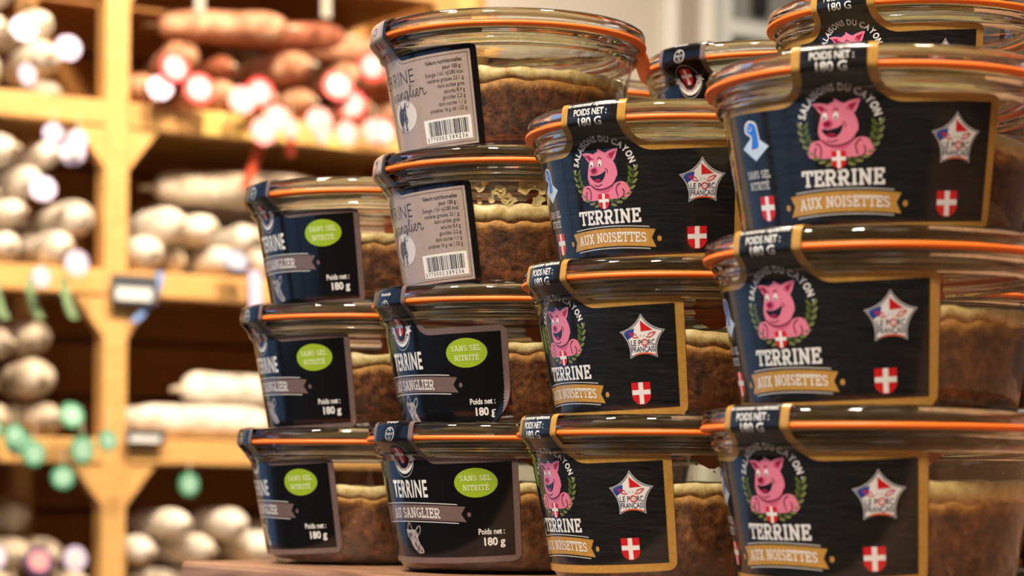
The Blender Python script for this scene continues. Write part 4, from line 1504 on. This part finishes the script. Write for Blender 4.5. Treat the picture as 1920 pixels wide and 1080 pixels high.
# --- right bay
pile([(275, .022, .022, .13, .09, HP, 'lilac', (.0, -.006)), (330, .024, .024, .15, .10, HP - .1, 'red', (.004, -.004)), (395, .024, .024, .15, .10, HP + .1, 'pink', (.0, -.012)), (455, .024, .024, .15, .10, HP, 'red', (.0, .0)), (515, .022, .022, .15, .10, HP - .1, 'pink', (-.004, -.026)), (570, .024, .024, .15, .10, HP + .1, 'pink', (-.006, -.026)), (640, .024, .024, .15, .10, HP, 'red', (.0, -.002)), (710, .024, .024, .15, .10, HP, 'red', (-.006, -.030)), (770, .024, .024, .15, .1, HP), (820, .024, .024, .15, .1, HP),
      (300, .066, .027, .15, .11, HP - .5, 'red', (-.03, -.022)), (365, .062, .020, .15, .12, HP, None, (0, 0), 'red'), (440, .066, .025, .16, .10, HP + .75), (500, .064, .021, .15, .12, HP + .2, 'red', (.012, -.004), 'red'), (560, .064, .022, .15, .11, HP + .3, 'red', (-.004, .004)), (620, .064, .022, .15, .11, HP + .6, None, (0, 0), 'red'), (690, .066, .024, .15, .11, HP, 'red', (-.008, -.006)), (760, .066, .024, .15, .11, HP + .4),
      (345, .106, .024, .16, .06, HP + 1.1), (500, .104, .022, .19, .06, HP + 1.0, None, (0, 0), 'red'), (590, .100, .021, .16, .06, HP + 1.1), (665, .104, .023, .17, .06, HP + 1.2, None, (0, 0), 'grey')],
     3, 'brown', 'of the red-tagged heap', 'sausages on the upper shelf right of the post')
pile([(275, .024, .024, .14, .10, HP + .1), (335, .022, .022, .15, .11, HP, None, (0, 0), 'grey'), (390, .022, .022, .15, .10, HP + .1, 'blue', (-.006, -.004)), (445, .022, .022, .15, .10, HP - .1), (500, .022, .022, .15, .10, HP, 'blue', (.0, -.004)), (560, .024, .024, .15, .1, HP), (620, .024, .024, .15, .1, HP),
      (268, .066, .026, .13, .11, HP + .2), (340, .062, .022, .17, .11, HP + .8), (420, .063, .023, .20, .11, HP + 1.1), (480, .063, .024, .15, .09, HP + .2), (540, .064, .024, .15, .11, HP + .3), (600, .064, .024, .15, .11, HP),
      (400, .102, .022, .20, .05, HP + 1.25, None, (0, 0), 'grey'), (465, .100, .023, .15, .12, HP + .9), (560, .10, .022, .15, .05, HP + 1.1),
      (300, .105, .022, .14, .09, HP), (345, .11, .021, .14, .09, HP + .2), (430, .135, .021, .15, .08, HP + .3), (500, .135, .021, .14, .08, HP)],
     2, 'white', 'of the blue-tagged heap', 'salamis on the middle shelf right of the post')
pile([(345, .023, .024, .185, .035, 0.02), (345, .023, .024, .185, .085, -0.02), (600, .023, .024, .19, .035, .02), (600, .023, .023, .19, .085, .0), (440, .068, .026, .13, .058, .03), (640, .066, .022, .12, .065, .02)],
     1, 'white', 'of the sparse lower shelf', 'salamis lying on the lower shelf right of the post')
pile([(300, .024, .024, .19, .06, .1), (300, .022, .022, .16, .12, .0), (420, .024, .024, .15, .10, HP), (480, .024, .024, .15, .10, HP + .1), (540, .024, .024, .15, .10, HP), (600, .024, .024, .15, .1, HP),
      (370, .064, .023, .14, .11, HP + .4), (430, .066, .024, .14, .10, HP - .1), (490, .066, .024, .14, .10, HP), (550, .066, .024, .14, .1, HP), (330, .066, .020, .12, .15, HP + .7, None, (0, 0), 'grey'), (455, .105, .021, .13, .13, HP + .5, None, (0, 0), 'grey'), (290, .066, .022, .14, .08, HP), (390, .10, .021, .13, .09, HP + .3)],
     0, 'white', 'of the pile under the sparse shelf', 'salamis on the lowest shelf right of the post')

# --- ribbons, tags and price signs hung on the rails
def at_rail(px, py, t=-0.02):
    """point on the vertical plane t in front of the rails seen at a pixel"""
    d = CAM_ROT @ Vector(((px - 960) / F_PX, (540 + SHIFT_PX - py) / F_PX, -1.0))
    k = (PB + t) / d.dot(E2)
    return EYE + d * k
def ribbon(px, py, length, wdt, mat, sway, label, t=-0.030):
    o = obj('ribbon', ribbon_mesh(length, wdt, mat, sway))
    o.location = at_rail(px, py, t)
    o.rotation_euler = (0, 0, YAW)
    return tag(o, label, 'ribbon')
ribbon(492, 225, .075, .011, 'ribbon_red', -.022, 'red ribbon dangling from the upper shelf rail')
ribbon(544, 250, .025, .010, 'ribbon_red', 0, 'short red ribbon end under the upper shelf rail')
g_ = 'green ribbon tail hanging below the middle shelf left of the post'
for px in (55, 120, -10):
    ribbon(px, 520, .042, .0095, 'ribbon_green', .012, g_)['group'] = 'green ribbon tails'
ribbon(375, -25, .028, .012, 'ribbon_grey', 0, 'grey cloth end hanging near the post from the top shelf')
ribbon(612, -25, .034, .012, 'ribbon_grey', 0, 'grey cloth end hanging from the top shelf over red tags')
ribbon(300, 510, .055, .009, 'tag_blue', -.03, 'blue-grey ribbon behind the slate price sign', t=-0.007)
ribbon(478, 508, .055, .014, 'tag_lilac', .003, 'lilac ribbon hanging over the middle shelf rail', t=-0.008)
def sign(px, py, wd, hg, label, white=True, tilt=0.0):
    s_ = thing('price_sign', label, 'sign', at_rail(px, py, -0.012 - 0.0005), YAW)
    b_ = obj('sign_board', MB().box((-wd / 2, -0.002, -hg / 2), (wd / 2, 0.002, hg / 2)).mesh('sign_board', ['sign_slate']), s_)
    b_.rotation_euler = (0, tilt, 0)
    p = obj('price_strip', MB().box((-wd * 0.42, -0.003, -hg * 0.38), (wd * 0.36, -0.0021, hg * 0.05)).mesh('price_strip', ['sign_white']), s_)
    p.rotation_euler = (0, tilt, 0)
    obj('clip', MB().box((-0.004, 0.002, -0.006), (0.004, 0.0096, 0.006)).mesh('clip', ['sign_slate']), s_)
sign(252, 543, .052, .030, 'slate price sign with pale strip clipped to the middle rail')
sign(272, 819, .044, .015, 'narrow dark price sign clipped to the lower rail')
def loose_tag(px, py, kind, label, group, t=-0.052, sc=1.0):
    s_ = thing('paper_tag', label, 'tag', at_rail(px, py, t), YAW + random.uniform(-.3, .3), group)
    o = obj('tag_disc', TAGS[kind], s_)
    o.scale = (sc, 1, sc)
    o = obj('cord', MB().tube([(0, 0.001, .012 * sc), (0.001, .0012, .020), (0.0, .0014, .028)], .0008, 6).mesh('cord', ['twine']), s_)
    return s_
for px, py, sc in ((155, 843, 1.1), (203, 826, .85), (64, 850, 1.0), (28, 815, .85), (118, 895, .9)):
    loose_tag(px, py, 'green', 'green round tag hanging over the lower rail left of the post', 'green tags on the lower rail', sc=sc)
loose_tag(355, 908, 'green', 'single mint-green tag dangling under the lower rail right of the post', None, sc=.95)
for px, py, sc in ((495, 245, 1.0), (545, 240, .75), (605, 250, .8), (650, 250, .9), (700, 245, .9)):
    loose_tag(px, py, 'pink', 'pink round tag hanging over the upper rail', 'pink tags on the upper rail', sc=sc)
for px, py in ((52, 140), (78, 520), (100, 250), (145, 262)):
    loose_tag(px, py, 'lilac', 'small white and lilac tag hanging left of the post', 'lilac tags left of the post', sc=.8)
for px, wd in ((400, .024), (455, .030), (518, .022), (625, .05)):
    s_ = obj('shelf_card', MB().box((-wd / 2, -0.0012, -.012), (wd / 2, 0.0012, .012)).mesh('shelf_card', ['card_yellow']))
    s_.location = at_rail(px, 235, -0.0042)
    s_.location.z = EYE.z + ZR[3] - 0.001
    s_.rotation_euler = (0, 0, YAW)
    tag(s_, 'yellow price card on the upper rail', 'price card', 'yellow cards on the upper rail')

# ================================================================== COOLED CABINET IN THE BACK
cb = thing('display_case', 'shallow white and grey display case on the back wall beside the casing', 'display case', AB(2.052, B1 - 0.03, 0.0), YAW)
def cbox(name, lo, hi, mt):
    return obj(name, MB().box(lo, hi).mesh(name, [mt]), cb)
cbox('side_panel', (0.0, 0, 1.0), (0.010, 0.029, 2.1), 'fridge_white')
cbox('side_panel', (0.89, 0, 1.0), (0.90, 0.029, 2.1), 'fridge_white')
cbox('back_panel', (0.010, 0.02, 1.0), (0.89, 0.029, 2.1), 'fridge_grey')
cbox('top_panel', (0.010, 0, 2.085), (0.89, 0.02, 2.1), 'fridge_white')
cbox('price_rail', (0.0101, 0.0, 1.592), (0.8899, 0.0199, 1.614), 'fridge_white')
cbox('painted_gap_shade', (0.0101, 0.012, 1.560), (0.8899, 0.0199, 1.5915), 'fridge_dark')  # flat dark strip standing in for the shade of a gap
cbox('base_panel', (0.0101, 0.004, 1.0), (0.8899, 0.0199, 1.5595), 'fridge_white')
for k in range(9):
    o = cbox('reflection_streak', (0.06 + 0.09 * k, 0.008, 1.63), (0.085 + 0.09 * k, 0.0199, 1.98), 'fridge_dark')  # dark bars painted in for streaky reflections on the case
print('things', len([o for o in SC.objects if o.parent is None]), 'all', len(SC.objects))
